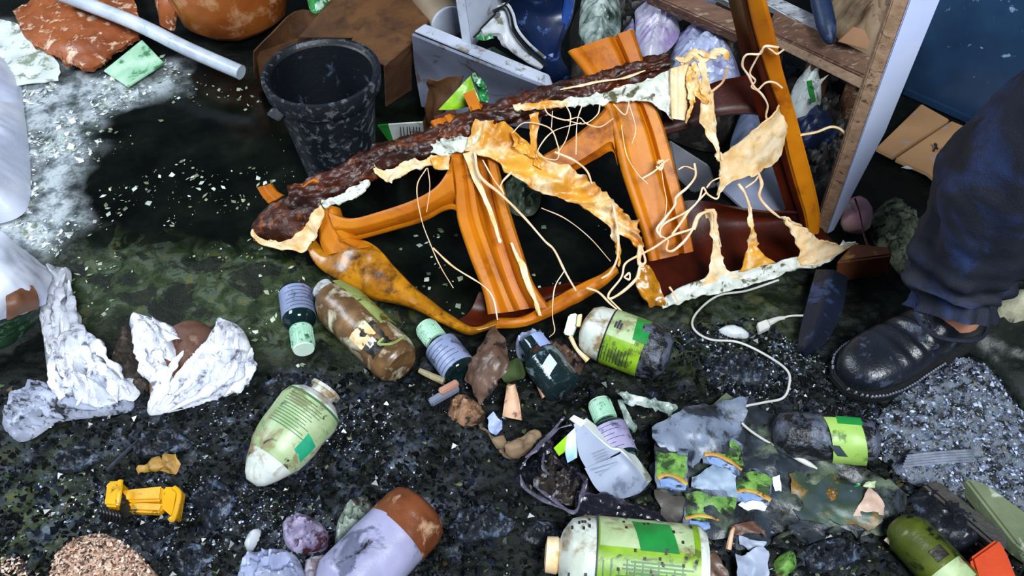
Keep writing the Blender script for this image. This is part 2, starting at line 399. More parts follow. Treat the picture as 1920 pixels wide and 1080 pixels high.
# loose chips, crumbs and floating flecks: stuff
def chips(name, label, zones_px, n, size, flatness, cols, seed, rough=.45, thr=None, lift=.0, over=None):
    rg = np.random.default_rng(seed); VV, FF, CC = [], [], []
    pts = []
    for (poly, wgt) in zones_px:
        xs_ = [p[0] for p in poly]; ys_ = [p[1] for p in poly]; k = 0; want = int(n * wgt); tries = 0
        while k < want and tries < 60:
            tries += 1
            qx = rg.uniform(min(xs_), max(xs_), 4000); qy = rg.uniform(min(ys_), max(ys_), 4000)
            _, ins, _, _ = seg_d(qx, qy, poly); qx, qy = qx[ins], qy[ins]
            for a_, b_ in zip(qx[:want - k], qy[:want - k]): pts.append((a_, b_))
            k += min(len(qx), want - k)
    pts = np.array(pts); W = np.array([tuple(P(a_, b_, 0)) for a_, b_ in pts])
    if thr is not None:
        f = pfb(W[:, 0], W[:, 1], thr[0], 3, seed); W = W[f > thr[1]]
    Zf = fheight(W[:, 0], W[:, 1])
    if over:
        from mathutils.kdtree import KDTree
        kt = KDTree(len(over))
        for i_, v_ in enumerate(over): kt.insert((v_[0], v_[1], 0), i_)
        kt.balance(); Zf = np.array([over[kt.find((q[0], q[1], 0))[1]][2] for q in W])
    octf = [(0, 2, 4), (2, 1, 4), (1, 3, 4), (3, 0, 4), (2, 0, 5), (1, 2, 5), (3, 1, 5), (0, 3, 5)]
    for i in range(len(W)):
        s = size[0] + (size[1] - size[0]) * rg.random() ** 2.2
        a_ = rg.uniform(0, 6.28); el = rg.uniform(.35, 1)
        d1 = Vector((math.cos(a_), math.sin(a_), rg.normal(0, .25))) * s; d2 = Vector((-math.sin(a_), math.cos(a_), rg.normal(0, .25))) * s * el; d3 = Vector((rg.normal(0, .15), rg.normal(0, .15), 1)) * s * flatness
        c = Vector((W[i, 0], W[i, 1], Zf[i] + s * flatness * .3 + lift)); k = len(VV)
        VV += [c + d1 * rg.uniform(.6, 1.2), c - d1 * rg.uniform(.6, 1.2), c + d2 * rg.uniform(.6, 1.2), c - d2 * rg.uniform(.6, 1.2), c + d3, c - d3]
        FF += [[q + k for q in f] for f in octf]
        cc = cols[rg.integers(len(cols))]; fv = rg.uniform(.6, 1.3); cc = tuple(v * fv for v in lin(cc)[:3]); CC += [(*cc, 1)] * 6
    me = bpy.data.meshes.new(name); me.from_pydata(VV, [], FF)
    ca = me.color_attributes.new('tint', 'FLOAT_COLOR', 'POINT'); ca.data.foreach_set('color', np.array(CC, np.float32).ravel())
    m_, nt_, b_ = nodes(name + '_mat'); q = N_(nt_, 'ShaderNodeAttribute'); q.attribute_name = 'tint'
    nt_.links.new(q.outputs['Color'], b_.inputs['Base Color']); b_.inputs['Roughness'].default_value = rough
    me.materials.append(m_); o = bpy.data.objects.new(name, me); COL.objects.link(o); o['label'] = label; o['category'] = 'debris'; o['kind'] = 'stuff'
    return o
low = [(-40, 720), (480, 700), (900, 650), (1300, 620), (1700, 700), (1960, 900), (1960, 1100), (-40, 1100)]
chips('mud_crumbs', 'dark blue-grey mud crumbs strewn over the near floor', [(low, .55), (ZONES['grit'], .3), (ZONES['grit2'], .15)], 11000, (.0015, .009), .6, ['#07090d', '#0c1016', '#060706', '#1a2130', '#0c0f0a'], 21, .25)
chips('pale_chips', 'pale bluish grit chips that also imitate wet glints on the near mud', [(ZONES['grit'], .5), (ZONES['grit2'], .2), (low, .3)], 12000, (.0009, .0034), .45, ['#6f7f9e', '#a9b7d2', '#4a566c', '#5c6658', '#d3dcea'], 22, .3, thr=(7, .08))  # light chip colours stand in for wet glints as well as grit
chips('scum_flecks', 'whitish flecks floating on the dark green puddle', [([(140, 180), (330, 120), (480, 160), (560, 330), (500, 480), (180, 480), (110, 380)], .62), (ZONES['scum'], .2), ([(640, 470), (900, 400), (1150, 420), (1100, 560), (880, 600)], .18)], 1100, (.0012, .008), .12, ['#a9b394', '#7c8a68', '#c6d2c4', '#5e6e54'], 23, .5, thr=(6, .02), lift=.001)
chips('pale_scum_crust', 'whitish crust of scum along the left edge of the puddle', [([(20, 60), (300, 100), (340, 130), (240, 190), (160, 300), (150, 420), (100, 480), (0, 420)], 1)], 1500, (.002, .011), .22, ['#d5dde0', '#b9c5cc', '#9aa594', '#eef2f4'], 24, .5, thr=(9, -.02), lift=.001)
chips('leaf_shreds', 'torn green and brown leaf shreds in the mud', [(low, .7), (ZONES['pulp'], .3)], 900, (.002, .008), .2, ['#33471e', '#203412', '#4a341c', '#5c6840', '#283426'], 25, .5)
# ------------------------------------------------------------ the burnt chair frame
RIM = [(470, 446), (575, 468), (640, 530), (730, 560), (800, 588), (880, 622), (930, 615), (1000, 605), (1100, 562), (1200, 582), (1240, 576), (1330, 545), (1480, 505), (1600, 462)]
CHR = [(470, 400), (560, 370), (640, 340), (720, 295), (800, 265), (880, 230), (960, 205), (1040, 180), (1120, 160), (1190, 140), (1250, 115), (1360, 95), (1450, 60), (1600, 0)]
CZ = [(470, .05), (560, .09), (720, .16), (880, .22), (1040, .26), (1250, .31), (1360, .36), (1450, .43), (1600, .47)]
def CP(px, py, off=0.):
    """point of the chair's leaning face"""
    r, c, zc = interp(RIM, px), interp(CHR, px), interp(CZ, px)
    t = (r - py) / (r - c); z = max(.012, .025 + (zc - .025) * t)
    p = P(px, py, z)
    return p + (CAM - p).normalized() * off
def CR(rows, off=0.): return [[CP(*q[:2], (q[2] if len(q) > 2 else 0) + off) for q in r] for r in rows]
chair = empty('chair', P(1000, 560, 0), 'overturned orange plastic chair frame, burnt and melted, lying across the floor', 'chair')
def cpart(name, vf, mat, **k): return obj(name, vf, mat, chair, **k)
def wprof(pts, dep):
    us = [p[0] for p in pts]; ds = [p[1] for p in pts]
    return lambda u, v: float(np.interp(u, us, ds)) * dep
SL = [(0, .2), (.04, .5), (.2, .45), (.26, .2), (.31, .55), (.41, .5), (.5, -.7), (.56, -1), (.72, -1), (.78, .3), (.82, .55), (.95, .5), (1, .1)]
# slats / legs
cpart('leg', patch(CR([[(808, 232), (905, 196)], [(838, 275), (925, 258)], [(852, 335), (938, 325)], [(858, 410), (958, 400)], [(880, 480), (977, 462)], [(905, 545), (1000, 530)], [(915, 590), (1030, 575)]]), 60, 40, .006, wprof(SL, .022)), MT['plastic'])
cpart('leg', patch(CR([[(1065, 98), (1187, 55)], [(1098, 140), (1205, 110)], [(1130, 195), (1222, 180)], [(1150, 260), (1245, 240)], [(1165, 320), (1262, 300)], [(1185, 380), (1280, 370)], [(1205, 440), (1292, 425)], [(1218, 490), (1300, 470)]]), 40, 40, .008, wprof([(0, .2), (.04, .5), (.14, .5), (.17, .25), (.2, .45), (.4, .55), (.62, .5), (.66, .3), (.7, -.5), (.73, -.4), (.77, .45), (.95, .45), (1, .1)], .017)), MT['plastic'])
def LP(px, py, zb=.02, zt=.50):
    t = (430 - py) / 430; return P(px, py, lerp(zb, zt, t))
cpart('leg', patch([[LP(1396, -12), LP(1432, -12)], [LP(1412, 60), LP(1452, 60)], [LP(1434, 133), LP(1468, 133)], [LP(1458, 207), LP(1490, 207)], [LP(1474, 290), LP(1512, 290)], [LP(1492, 355), LP(1530, 360)], [LP(1506, 400), LP(1538, 405)], [LP(1512, 436), LP(1536, 436)]], 14, 40, .006, wprof([(0, -.2), (.1, .1), (.16, .7), (.5, .75), (.84, .7), (.9, .3), (1, 0)], .008)), MT['plastic'], label='tall orange chair leg at the right end of the frame')
def LB(px, py, back): 
    p = LP(px, py); return p + Vector((-.004, .02, 0)) * back
cpart('leg_flange', patch([[LB(1369, -12, 1), LP(1396, -12)], [LB(1386, 60, 1), LP(1412, 60)], [LB(1402, 133, 1), LP(1434, 133)], [LB(1424, 207, 1), LP(1458, 207)], [LB(1446, 290, 1), LP(1474, 290)], [LB(1466, 355, 1), LP(1492, 355)], [LB(1480, 400, 1), LP(1506, 400)], [LB(1492, 425, 1), LP(1512, 430)]], 8, 30, .004, wprof([(0, 0), (.3, -.5), (.6, -.6), (.68, .3), (.85, .35), (1, 0)], .007)), MT['plastic_dark'], label='inner flange of the tall leg, coloured dark as shade')
# cross bars
CB = [(0, .2), (.08, .7), (.2, .75), (.55, .7), (.68, .2), (.74, -.8), (.8, -.8), (.84, .2), (.92, .4), (1, .2)]
cpart('crossbar', patch(CR([[(622, 398), (640, 455)], [(662, 410), (680, 447)], [(720, 396), (735, 432)], [(780, 375), (795, 414)], [(820, 352), (832, 395)], [(842, 320), (856, 396)], [(850, 290), (862, 425)]]), 26, 40, .007, wprof(CB, .02)), MT['plastic'])
cpart('crossbar', patch(CR([[(1020, 290), (1012, 345)], [(1062, 266), (1070, 324)], [(1105, 232), (1120, 297)], [(1135, 200), (1148, 284)], [(1140, 175), (1158, 310)]]), 20, 30, .007, wprof([(0, 0), (.1, .6), (.8, .7), (.86, -.4), (.93, -.3), (1, .2)], .012)), MT['plastic'])
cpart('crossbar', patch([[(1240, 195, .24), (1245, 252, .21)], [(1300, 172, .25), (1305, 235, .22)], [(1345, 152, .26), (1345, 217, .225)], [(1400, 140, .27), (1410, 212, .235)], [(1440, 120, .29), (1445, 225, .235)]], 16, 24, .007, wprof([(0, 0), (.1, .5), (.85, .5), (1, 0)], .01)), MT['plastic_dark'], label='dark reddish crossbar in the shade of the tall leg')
# left corner block with the front rim
cpart('corner_block', patch(CR([[(588, 384), (632, 388)], [(596, 420), (645, 425)], [(600, 455), (668, 448)], [(612, 480), (700, 462)]]), 20, 20, .012, wprof([(0, 0), (.15, .6), (.55, .6), (.62, .2), (.7, .8), (.9, .8), (1, .2)], .012)), MT['plastic'])
cpart('seat_rim', patch(CR([[(576, 440), (588, 470), (592, 476)], [(612, 474), (602, 496), (600, 502)], [(668, 450), (640, 510), (628, 522)], [(704, 462), (680, 520), (664, 545)], [(738, 500), (715, 545), (700, 562)], [(772, 535), (752, 558), (740, 570)], [(805, 562), (795, 578), (785, 585)], [(845, 592), (835, 602), (828, 608)], [(890, 612), (885, 620), (880, 626)], [(932, 596), (930, 608), (928, 616)]]), 16, 60, .006, wprof([(0, -.3), (.15, .5), (.5, .9), (.85, .5), (1, -.3)], .012), amp=.0035, nsc=22, seed=4), MT['gold'], label='melted golden front rim of the seat')
cpart('seat_rim', patch(CR([[(932, 596), (930, 606), (928, 616)], [(985, 592), (985, 600), (985, 612)], [(1035, 562), (1042, 575), (1048, 586)], [(1085, 535), (1092, 548), (1098, 560)], [(1125, 515), (1130, 525), (1134, 536)], [(1152, 496), (1158, 504), (1160, 512)]]), 10, 40, .006, wprof([(0, -.2), (.3, .6), (.7, .6), (1, -.2)], .008), amp=.004, nsc=40, seed=5), MT['plastic'])
# dark seat shell behind the rim
cpart('seat_shell', patch([[(1222, 572, .02), (1330, 542, .025), (1480, 502, .03), (1580, 470, .035)], [(1210, 520, .008), (1330, 490, .008), (1470, 462, .008), (1550, 440, .012)], [(1205, 455, .02), (1320, 432, .02), (1450, 415, .02), (1530, 412, .02)], [(1210, 400, .06), (1300, 375, .06), (1400, 395, .06), (1500, 400, .05)]], 24, 24, .004, amp=.004, nsc=15), MT['plastic_dark'], label='dark red-brown inside of the seat shell')  # shade inside the shell comes from the darker plastic colour
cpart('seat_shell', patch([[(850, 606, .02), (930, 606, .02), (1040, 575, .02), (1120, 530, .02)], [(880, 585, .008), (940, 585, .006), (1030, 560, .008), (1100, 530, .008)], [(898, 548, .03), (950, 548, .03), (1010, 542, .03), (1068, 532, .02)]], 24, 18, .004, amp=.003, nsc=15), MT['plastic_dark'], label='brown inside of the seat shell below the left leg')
# poking tips past the charred edge
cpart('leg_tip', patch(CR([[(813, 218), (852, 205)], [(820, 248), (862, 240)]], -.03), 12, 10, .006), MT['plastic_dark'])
cpart('leg_tip', patch(CR([[(868, 176), (888, 168)], [(885, 214), (905, 206)]], .004), 8, 8, .006), MT['plastic'])
cpart('leg_tip', patch(CR([[(484, 352), (508, 344)], [(492, 366), (518, 358)], [(505, 382), (532, 366)]], 0), 12, 10, .006, wprof([(0, .4), (.3, .5), (.4, 0), (1, .2)], .008)), MT['plastic'])
cpart('leg_tip', patch(CR([[(552, 362), (586, 336), (602, 344)], [(560, 385), (595, 365), (606, 370)]], 0), 12, 10, .006), MT['plastic'])
# charred upper edge: a thick rough band
def band(pts, rr, off, n=90, k=12, amp=.5, seed=0, flat=1.): return tube([CP(p[0], p[1], off) for p in pts], rr, n, k, amp, seed, flat)
CHL = [(545, 378), (600, 362), (660, 328), (720, 298), (780, 278), (840, 252), (900, 226), (960, 205), (1020, 188), (1080, 170), (1140, 152), (1200, 134), (1252, 112)]
MT['char_streaky'] = M('streaky_char', '#4a1c09', '#220b04', 26, .4, .7, 90, dirt='#7a3d16', damt=.28, dscale=40, stretch=(.35, 1, 1))
def chw(i): return interp([(0, 30), (4, 30), (8, 26), (11, 22), (12, 14)], i)
cpart('charred_edge', patch(CR([[(x_ - 6, y_ - chw(i_), -.012), (x_ - 2, y_ - chw(i_) * .5, .008), (x_, y_, .012), (x_ + 3, y_ + chw(i_) * .5, .01), (x_ + 6, y_ + chw(i_), -.004)] for i_, (x_, y_) in enumerate(CHL)]), 26, 240, .014, lambda u, v: .006 * math.sin(math.pi * u) + .002 * math.sin(u * 22 + 3 * math.sin(v * 30)), .0075, 42, 3, .004), MT['char_streaky'], label='dark streaky charred crust along the upper edge')
cpart('charred_edge', band([(600, 338), (660, 306), (720, 278), (800, 250), (860, 224), (930, 200), (1000, 178), (1060, 158), (1120, 142), (1180, 126), (1240, 106)], [.004, .009, .006, .008, .005, .009, .006, .008, .004], .004, 200, 12, .9, 8, .7), MT['char'], label='lumpy upper ridge of the charred crust')
cpart('charred_edge', band([(1050, 168), (1090, 160), (1130, 152), (1170, 146), (1210, 132)], [.001, .003, .002, .003, .001], .028, 80, 8, .8, 9, .6), MT['melt_pale'], label='pale fibres on the charred crust')
cpart('charred_corner', patch(CR([[(500, 385), (470, 425), (476, 452)], [(530, 372), (500, 430), (505, 462)], [(565, 360), (535, 420), (545, 470)], [(600, 356), (578, 410), (575, 468)], [(625, 350), (612, 378), (600, 420)]]), 24, 30, .02, lambda u, v: .022 * math.sin(math.pi * min(1, max(0, u))) * math.sin(math.pi * v) ** .5, amp=.008, nsc=35, seed=6), MT['char'], label='lumpy dark brown melted corner at the left end')
def rib(name, rows, mat, amp=.006, nsc=40, seed=0, off=.012, nu=12, nv=60, thick=.003, prof=None, rag=.004, **k):
    return cpart(name, patch(CR(rows, off), nu, nv, thick, prof, amp, nsc, seed, rag), mat, **k)
rib('melted_fringe', [[(472, 428), (468, 440), (478, 452)], [(490, 448), (498, 456), (505, 462)], [(530, 452), (540, 462), (552, 470)], [(566, 430), (575, 450), (572, 470)], [(582, 400), (592, 420), (590, 440)], [(600, 385), (606, 395), (604, 410)]], MT['melt_pale'], seed=11, off=.02, label='cream melted fringe round the left corner')
rib('melted_fringe', [[(602, 378), (608, 388)], [(625, 370), (632, 382)], [(650, 358), (664, 372)], [(672, 345), (690, 352)], [(688, 336), (692, 340)]], MT['melt_white'], seed=12, off=.02)
rib('melted_fringe', [[(700, 312), (704, 326)], [(722, 318), (728, 342)], [(742, 312), (752, 334)], [(762, 300), (775, 318)], [(790, 300), (800, 312)], [(812, 292), (822, 308)]], MT['melt_pale'], amp=.01, seed=13, off=.02)
rib('melted_fringe', [[(808, 292), (812, 316)], [(826, 290), (828, 320)], [(842, 294), (840, 318)]], MT['melt'], seed=14, off=.025, nv=14)
rib('melted_fringe', [[(806, 270), (812, 290)], [(830, 262), (842, 288)], [(858, 256), (868, 284)], [(890, 258), (896, 276)], [(918, 252), (920, 272)]], MT['melt_white'], amp=.012, nsc=60, seed=15, off=.025)
rib('melted_fringe', [[(1062, 186), (1066, 200)], [(1100, 182), (1108, 196)], [(1140, 172), (1150, 192)], [(1180, 160), (1190, 186)], [(1220, 148), (1228, 196)], [(1256, 130), (1262, 226)]], MT['melt_white'], amp=.010, nsc=55, seed=16, off=.026, label='whitish mouldy fringe under the charred edge')
rib('melted_fringe', [[(962, 196), (966, 206)], [(1000, 194), (1006, 204)], [(1040, 188), (1046, 200)], [(1072, 186), (1076, 198)]], MT['melt'], seed=17, off=.026)
cpart('pale_block', patch(CR([[(1256, 130), (1290, 120)], [(1256, 176), (1288, 176)], [(1258, 222), (1284, 226)]], .034), 10, 14, .014, wprof([(0, 0), (.06, .6), (.42, .6), (.48, .1), (.55, .7), (.95, .6), (1, 0)], .006)), MT['melt_pale'], label='pale ribbed stub of melted plastic')
# gold curtain
rib('melted_curtain', [[(888, 232), (880, 258), (872, 285)], [(915, 225), (912, 262), (910, 292)], [(945, 232), (942, 275), (938, 305)], [(985, 262), (975, 300), (958, 325)], [(1030, 300), (1015, 330), (1000, 355)], [(1080, 320), (1065, 350), (1050, 372)], [(1115, 345), (1102, 368), (1090, 386)], [(1142, 368), (1132, 388), (1122, 408)], [(1168, 396), (1160, 412), (1152, 432)], [(1194, 428), (1188, 438), (1180, 448)], [(1208, 464), (1204, 468), (1199, 472)]], MT['melt'], amp=.009, nsc=20, seed=18, off=.03, nu=26, nv=110, prof=lambda u, v: .009 * math.sin(v * 60 + u * 4 + 2 * math.sin(v * 9)) * math.exp(-((u - .15) / .4) ** 2) + .004 * math.sin(v * 33 + u * 9), rag=.003, label='rippled golden curtain of melted plastic')
rib('melted_curtain', [[(992, 214), (1010, 212)], [(994, 250), (1008, 252)], [(996, 285), (1006, 286)], [(1000, 310), (1016, 318)]], MT['melt'], seed=19, off=.034, nv=24)
rib('melted_curtain', [[(958, 245), (972, 258)], [(962, 262), (992, 276)], [(960, 275), (1004, 298)]], MT['melt'], amp=.01, seed=29, off=.045, nv=24)
rib('melted_flap', [[(1200, 495), (1205, 500), (1212, 498)], [(1192, 520), (1212, 525), (1228, 515)], [(1200, 550), (1222, 555), (1244, 550)], [(1222, 575), (1236, 577), (1250, 572)]], MT['gold'], seed=20, off=.02, nv=24, label='gold flap of melted skin at the rim')
rib('melted_drip', [[(1128, 386), (1148, 384)], [(1142, 420), (1156, 418)], [(1150, 450), (1162, 450)], [(1158, 480), (1162, 480)], [(1160, 500), (1163, 500)]], MT['melt'], seed=21, off=.026, nv=30)
# right lip with its drips
rib('melted_lip', [[(1240, 566), (1242, 578)], [(1275, 540), (1285, 566)], [(1330, 520), (1335, 552)], [(1385, 508), (1395, 538)], [(1430, 500), (1440, 524)], [(1485, 484), (1492, 506)], [(1530, 478), (1540, 498)], [(1572, 462), (1578, 474)], [(1604, 452), (1606, 456)]], MT['melt_white'], amp=.006, nsc=50, seed=22, off=.018, nv=80, label='whitish melted lip along the right front rim')
rib('melted_drip', [[(1322, 392), (1340, 392)], [(1334, 430), (1346, 430)], [(1336, 460), (1350, 458)], [(1334, 492), (1356, 490)], [(1325, 520), (1372, 512)], [(1312, 535), (1396, 518)]], MT['melt_pale'], seed=23, off=.02, nv=40)
rib('melted_drip', [[(1403, 390), (1409, 390)], [(1404, 420), (1412, 418)], [(1406, 445), (1416, 442)], [(1402, 470), (1425, 466)], [(1394, 492), (1436, 480)], [(1385, 512), (1452, 492)]], MT['melt'], seed=24, off=.02, nv=40)
rib('melted_sheet', [[(1466, 408), (1472, 410), (1478, 414)], [(1482, 430), (1500, 428), (1514, 432)], [(1496, 460), (1520, 450), (1545, 455)], [(1496, 490), (1530, 478), (1590, 462)], [(1500, 498), (1540, 492), (1606, 456)]], MT['melt_pale'], amp=.006, seed=25, off=.022, nu=18, nv=34, label='cream melted sheet stretched up from the right corner')
# sheet hanging at the tall leg
def TP(px, py):
    t = min(1, max(0, (px - 1300) / 160)); return CP(px, py, .03).lerp(LP(px, py) + Vector((0, -.012, 0)), t ** 2)
cpart('melted_sheet', patch([[TP(1455, 188), TP(1464, 204), TP(1472, 225)], [TP(1430, 226), TP(1448, 250), TP(1466, 272)], [TP(1395, 262), TP(1420, 285), TP(1446, 302)], [TP(1358, 288), TP(1385, 312), TP(1412, 322)], [TP(1350, 300), TP(1362, 330), TP(1380, 336)], [TP(1352, 318), TP(1350, 345), TP(1346, 366)]], 20, 40, .003, None, .008, 26, 26, .004), MT['melt_pale'], label='cream triangle of melted sheet hanging from the tall leg')
for i, rows in enumerate([[[(1310, 118), (1322, 116)], [(1316, 150), (1330, 150)], [(1316, 190), (1336, 190)], [(1312, 225), (1340, 222)], [(1326, 252), (1342, 252)], [(1340, 280), (1350, 284)], [(1348, 300), (1352, 302)]],
                          [[(1290, 125), (1302, 122)], [(1288, 160), (1298, 165)], [(1292, 195), (1300, 200)], [(1284, 232), (1286, 232)]],
                          [[(1296, 150), (1310, 148)], [(1304, 175), (1318, 172)], [(1316, 190), (1326, 190)]]]):
    rib('melted_drip', rows, MT['melt_pale'] if i == 0 else MT['melt'], seed=30 + i, off=.04, nv=40)
for i, pts in enumerate([[(1278, 118), (1300, 100), (1320, 112), (1340, 98), (1358, 100), (1362, 112)], [(1268, 108), (1290, 112), (1310, 98), (1326, 104), (1345, 108)], [(1300, 118), (1312, 130), (1322, 108)], [(1290, 135), (1305, 140), (1315, 120)]]):
    cpart('melted_knot', tube([CP(*p, .035) for p in pts], [.005, .008, .006, .007, .004], 40, 7, .5, i, .7), MT['melt'])
# drips over the left leg
for i, rows in enumerate([[[(868, 288), (886, 284)], [(880, 318), (892, 314)], [(888, 340), (902, 340)], [(904, 370), (912, 368)], [(920, 410), (928, 408)], [(936, 455), (940, 455)]], [[(956, 456), (960, 455)], [(968, 485), (974, 482)], [(974, 500), (986, 496)], [(984, 530), (994, 528)], [(994, 550), (1002, 550)], [(1004, 572), (1010, 572)], [(1010, 592), (1016, 592)]]]):
    rib('melted_drip', rows, MT['melt_pale'], amp=.003, seed=40 + i, off=.026, nv=50, nu=7, rag=.001)
# strings
ST = [([(800, 315), (782, 350), (790, 410), (808, 460), (826, 500), (850, 540)], .0009), ([(802, 315), (806, 350), (800, 398)], .0008), ([(812, 465), (850, 500), (905, 535), (925, 560), (933, 600)], .0014),
      ([(890, 285), (900, 330), (940, 365), (985, 410), (1020, 450), (1040, 470), (1060, 510), (1080, 545)], .0022), ([(905, 300), (925, 335), (945, 362)], .0012),
      ([(960, 322), (940, 345), (945, 365)], .0015), ([(1015, 390), (1060, 410), (1105, 445), (1145, 490)], .0008), ([(1058, 508), (1040, 540), (1036, 590), (1040, 620), (1030, 632)], .0008),
      ([(1150, 385), (1158, 430), (1158, 480), (1145, 510), (1128, 522)], .0020), ([(1100, 540), (1122, 548), (1145, 570), (1172, 592), (1160, 578), (1142, 560)], .0018),
      ([(1202, 460), (1210, 490), (1200, 500), (1195, 520), (1170, 545), (1145, 560), (1142, 550), (1165, 520), (1172, 495), (1195, 480), (1225, 465), (1260, 442), (1295, 430), (1305, 420)], .0022),
      ([(1170, 520), (1180, 512), (1180, 524), (1170, 520)], .0016), ([(1305, 420), (1285, 450), (1262, 470), (1250, 468), (1252, 450), (1238, 440), (1245, 420), (1290, 395), (1325, 360)], .0020),
      ([(1240, 445), (1232, 430), (1245, 412), (1265, 385), (1268, 370), (1290, 350), (1304, 330), (1302, 306)], .0022), ([(1260, 440), (1275, 420), (1290, 398), (1310, 375), (1318, 352), (1328, 365), (1345, 372), (1352, 350)], .0018),
      ([(1325, 352), (1335, 340), (1352, 332)], .0012), ([(1300, 430), (1310, 405), (1330, 396), (1340, 400), (1340, 430)], .0035), ([(1200, 460), (1198, 490), (1206, 500)], .004),
      ([(1385, 345), (1398, 365), (1408, 395)], .0024), ([(1422, 325), (1428, 345), (1424, 368), (1440, 390), (1462, 408)], .0024), ([(1398, 352), (1415, 340), (1422, 330)], .0015),
      ([(1272, 318), (1285, 312), (1302, 318)], .0012), ([(1255, 538), (1262, 548), (1272, 568)], .0016),
      ([(960, 250), (985, 230), (1030, 240), (1045, 270), (1048, 290), (1040, 300), (1010, 290), (1015, 270), (1040, 245), (1090, 230)], .0010), ([(1020, 200), (1030, 215), (1060, 225), (1085, 220), (1100, 232), (1125, 238), (1150, 222)], .0011),
      ([(1060, 195), (1070, 220), (1062, 260), (1045, 288)], .0009), ([(1092, 196), (1082, 230), (1080, 290)], .0009), ([(1036, 208), (1034, 240)], .0007), ([(1125, 195), (1120, 215), (1095, 232), (1060, 225)], .0009),
      ([(1040, 285), (1075, 300), (1100, 320), (1110, 345)], .0018), ([(1150, 195), (1172, 215), (1180, 190)], .0011), ([(1165, 235), (1175, 290), (1195, 325), (1215, 345)], .0008), ([(1178, 190), (1192, 240), (1185, 270)], .0007),
      ([(1204, 335), (1226, 322), (1245, 305), (1255, 298)], .0014), ([(1230, 318), (1242, 312), (1235, 300), (1240, 318), (1245, 350), (1250, 380), (1246, 410)], .0008), ([(1232, 306), (1244, 302), (1240, 318), (1230, 312)], .002)]
for i, (pts, r) in enumerate(ST):
    cpart('melted_strand', tube([CP(p[0], p[1], .045) for p in pts], [r, r * 1.2, r * .8, r, r * .7], 12 * len(pts), 8, .3, i), MT['strand'])
for i, (pts, r) in enumerate([([(1360, 112), (1352, 140), (1330, 160)], .0018), ([(1455, 76), (1430, 74), (1420, 88), (1395, 90), (1388, 110), (1400, 130), (1410, 150), (1425, 165), (1435, 185), (1432, 205), (1438, 218)], .0018), ([(1465, 80), (1452, 88), (1440, 80), (1428, 76), (1410, 105), (1402, 125), (1412, 138), (1405, 150), (1418, 158)], .0014), ([(1418, 155), (1432, 142), (1448, 142), (1462, 152)], .0016)]):
    cpart('melted_strand', tube([LP(p[0], p[1]) + Vector((0, -.018, 0)) for p in pts], [r] * 4, 14 * len(pts), 8, .3, 50 + i), MT['strand'])
cpart('melted_strand', tube([LP(1496, 254), LP(1530, 248), LP(1560, 238), LP(1582, 248), LP(1590, 275), LP(1583, 310), LP(1588, 335)], [.0022] * 4, 70, 6), MT['melt_pale'], label='white strand curling out to the right of the tall leg')
# ------------------------------------------------------------ bucket
def at(name, vf, mat, label, cat, group=None, **k): return obj(name, vf, mat, None, label, cat, group, **k)
MT['bucket'] = M('black_rubber', '#0d1118', '#161c26', 10, .5, .2, 90, dirt='#676d75', damt=.27, dscale=64, sharp=.22)
MT['bucket_in'] = M('black_rubber_shaded', '#070d18', '#05080e', 8, .5, .2, 90, dirt='#3b485c', damt=.2, dscale=35)  # bucket rubber darkened so the colour carries the shade inside
B0 = P(640, 312, 0); B0.z = -.004
bu = empty('bucket', B0, 'round black rubber bucket spattered with grey mud, standing behind the burnt chair', 'bucket')
def lath(c, prof, k=64, amp=0, seed=0):
    V, Fc = [], []
    for r, z in prof:
        for q in range(k):
            a_ = 2 * math.pi * q / k; rr = r
            p = c + Vector((math.cos(a_) * rr, math.sin(a_) * rr, z))
            if amp: p += Vector((math.cos(a_), math.sin(a_), 0)) * amp * fb(p, 12, seed)
            V.append(p)
    n = len(prof)
    for i in range(n - 1):
        for q in range(k): Fc.append([i * k + q, i * k + (q + 1) % k, (i + 1) * k + (q + 1) % k, (i + 1) * k + q])
    return V, Fc
V, Fc = lath(B0, [(.001, .0), (.066, 0), (.071, .006), (.074, .03), (.082, .1), (.0905, .17), (.0925, .196), (.0925, .204)], 64, .001)
obj('body', (V, Fc), MT['bucket'], bu)
obj('inner_wall', lath(B0, [(.098, .23), (.093, .226), (.086, .17), (.078, .1), (.069, .02), (.062, .012), (.001, .012)], 64, .001), MT['bucket_in'], bu)
obj('rim', lath(B0, [(.0922, .196), (.103, .198), (.106, .204), (.1085, .228), (.1075, .234), (.101, .235), (.097, .23), (.094, .222)], 64, .0012), MT['bucket'], bu)
e = P(505, 208, .2)
obj('lug', prism([P(498, 214, .2), P(522, 228, .19), P(534, 214, .2), P(512, 200, .21)], (0, .012, -.012), .002), MT['bucket'], bu, label='grey lug on the left of the rim')

# ------------------------------------------------------------ top left
MT['pipe'] = M('dull_white_pipe', '#d3dbe6', '#a9b4c2', 14, .3, .05, 80, dirt='#5c6862', damt=.12, dscale=40)
MT['white_sack'] = M('white_plastic_sack', '#e8edfb', '#cdd6ef', 9, .35, .2, 60)
MT['clay'] = M('orange_brown_fibreboard', '#a4592b', '#7c3d1b', 16, .5, .3, 90, dirt='#d9b79a', damt=.3, dscale=30)
MT['clay_glossy'] = M('orange_brown_clay', '#b06427', '#7a3a17', 7, .35, .15, 70, dirt='#c9976c', damt=.27, dscale=22, sharp=.3)
MT['paper_green'] = M('pale_green_card', '#bfe0c6', '#8cbf9b', 18, .5, .1, 80, dirt='#3f7a4c', damt=.28, dscale=25)
MT['paper_white'] = M('soiled_white_paper', '#e6ece9', '#c3ccc6', 14, .55, .1, 80, dirt='#848c78', damt=.3, dscale=30)
MT['card'] = M('brown_cardboard', '#66421f', '#472a12', 10, .7, .15, 140, dirt='#3a2010', damt=.35, dscale=15, sharp=.3)
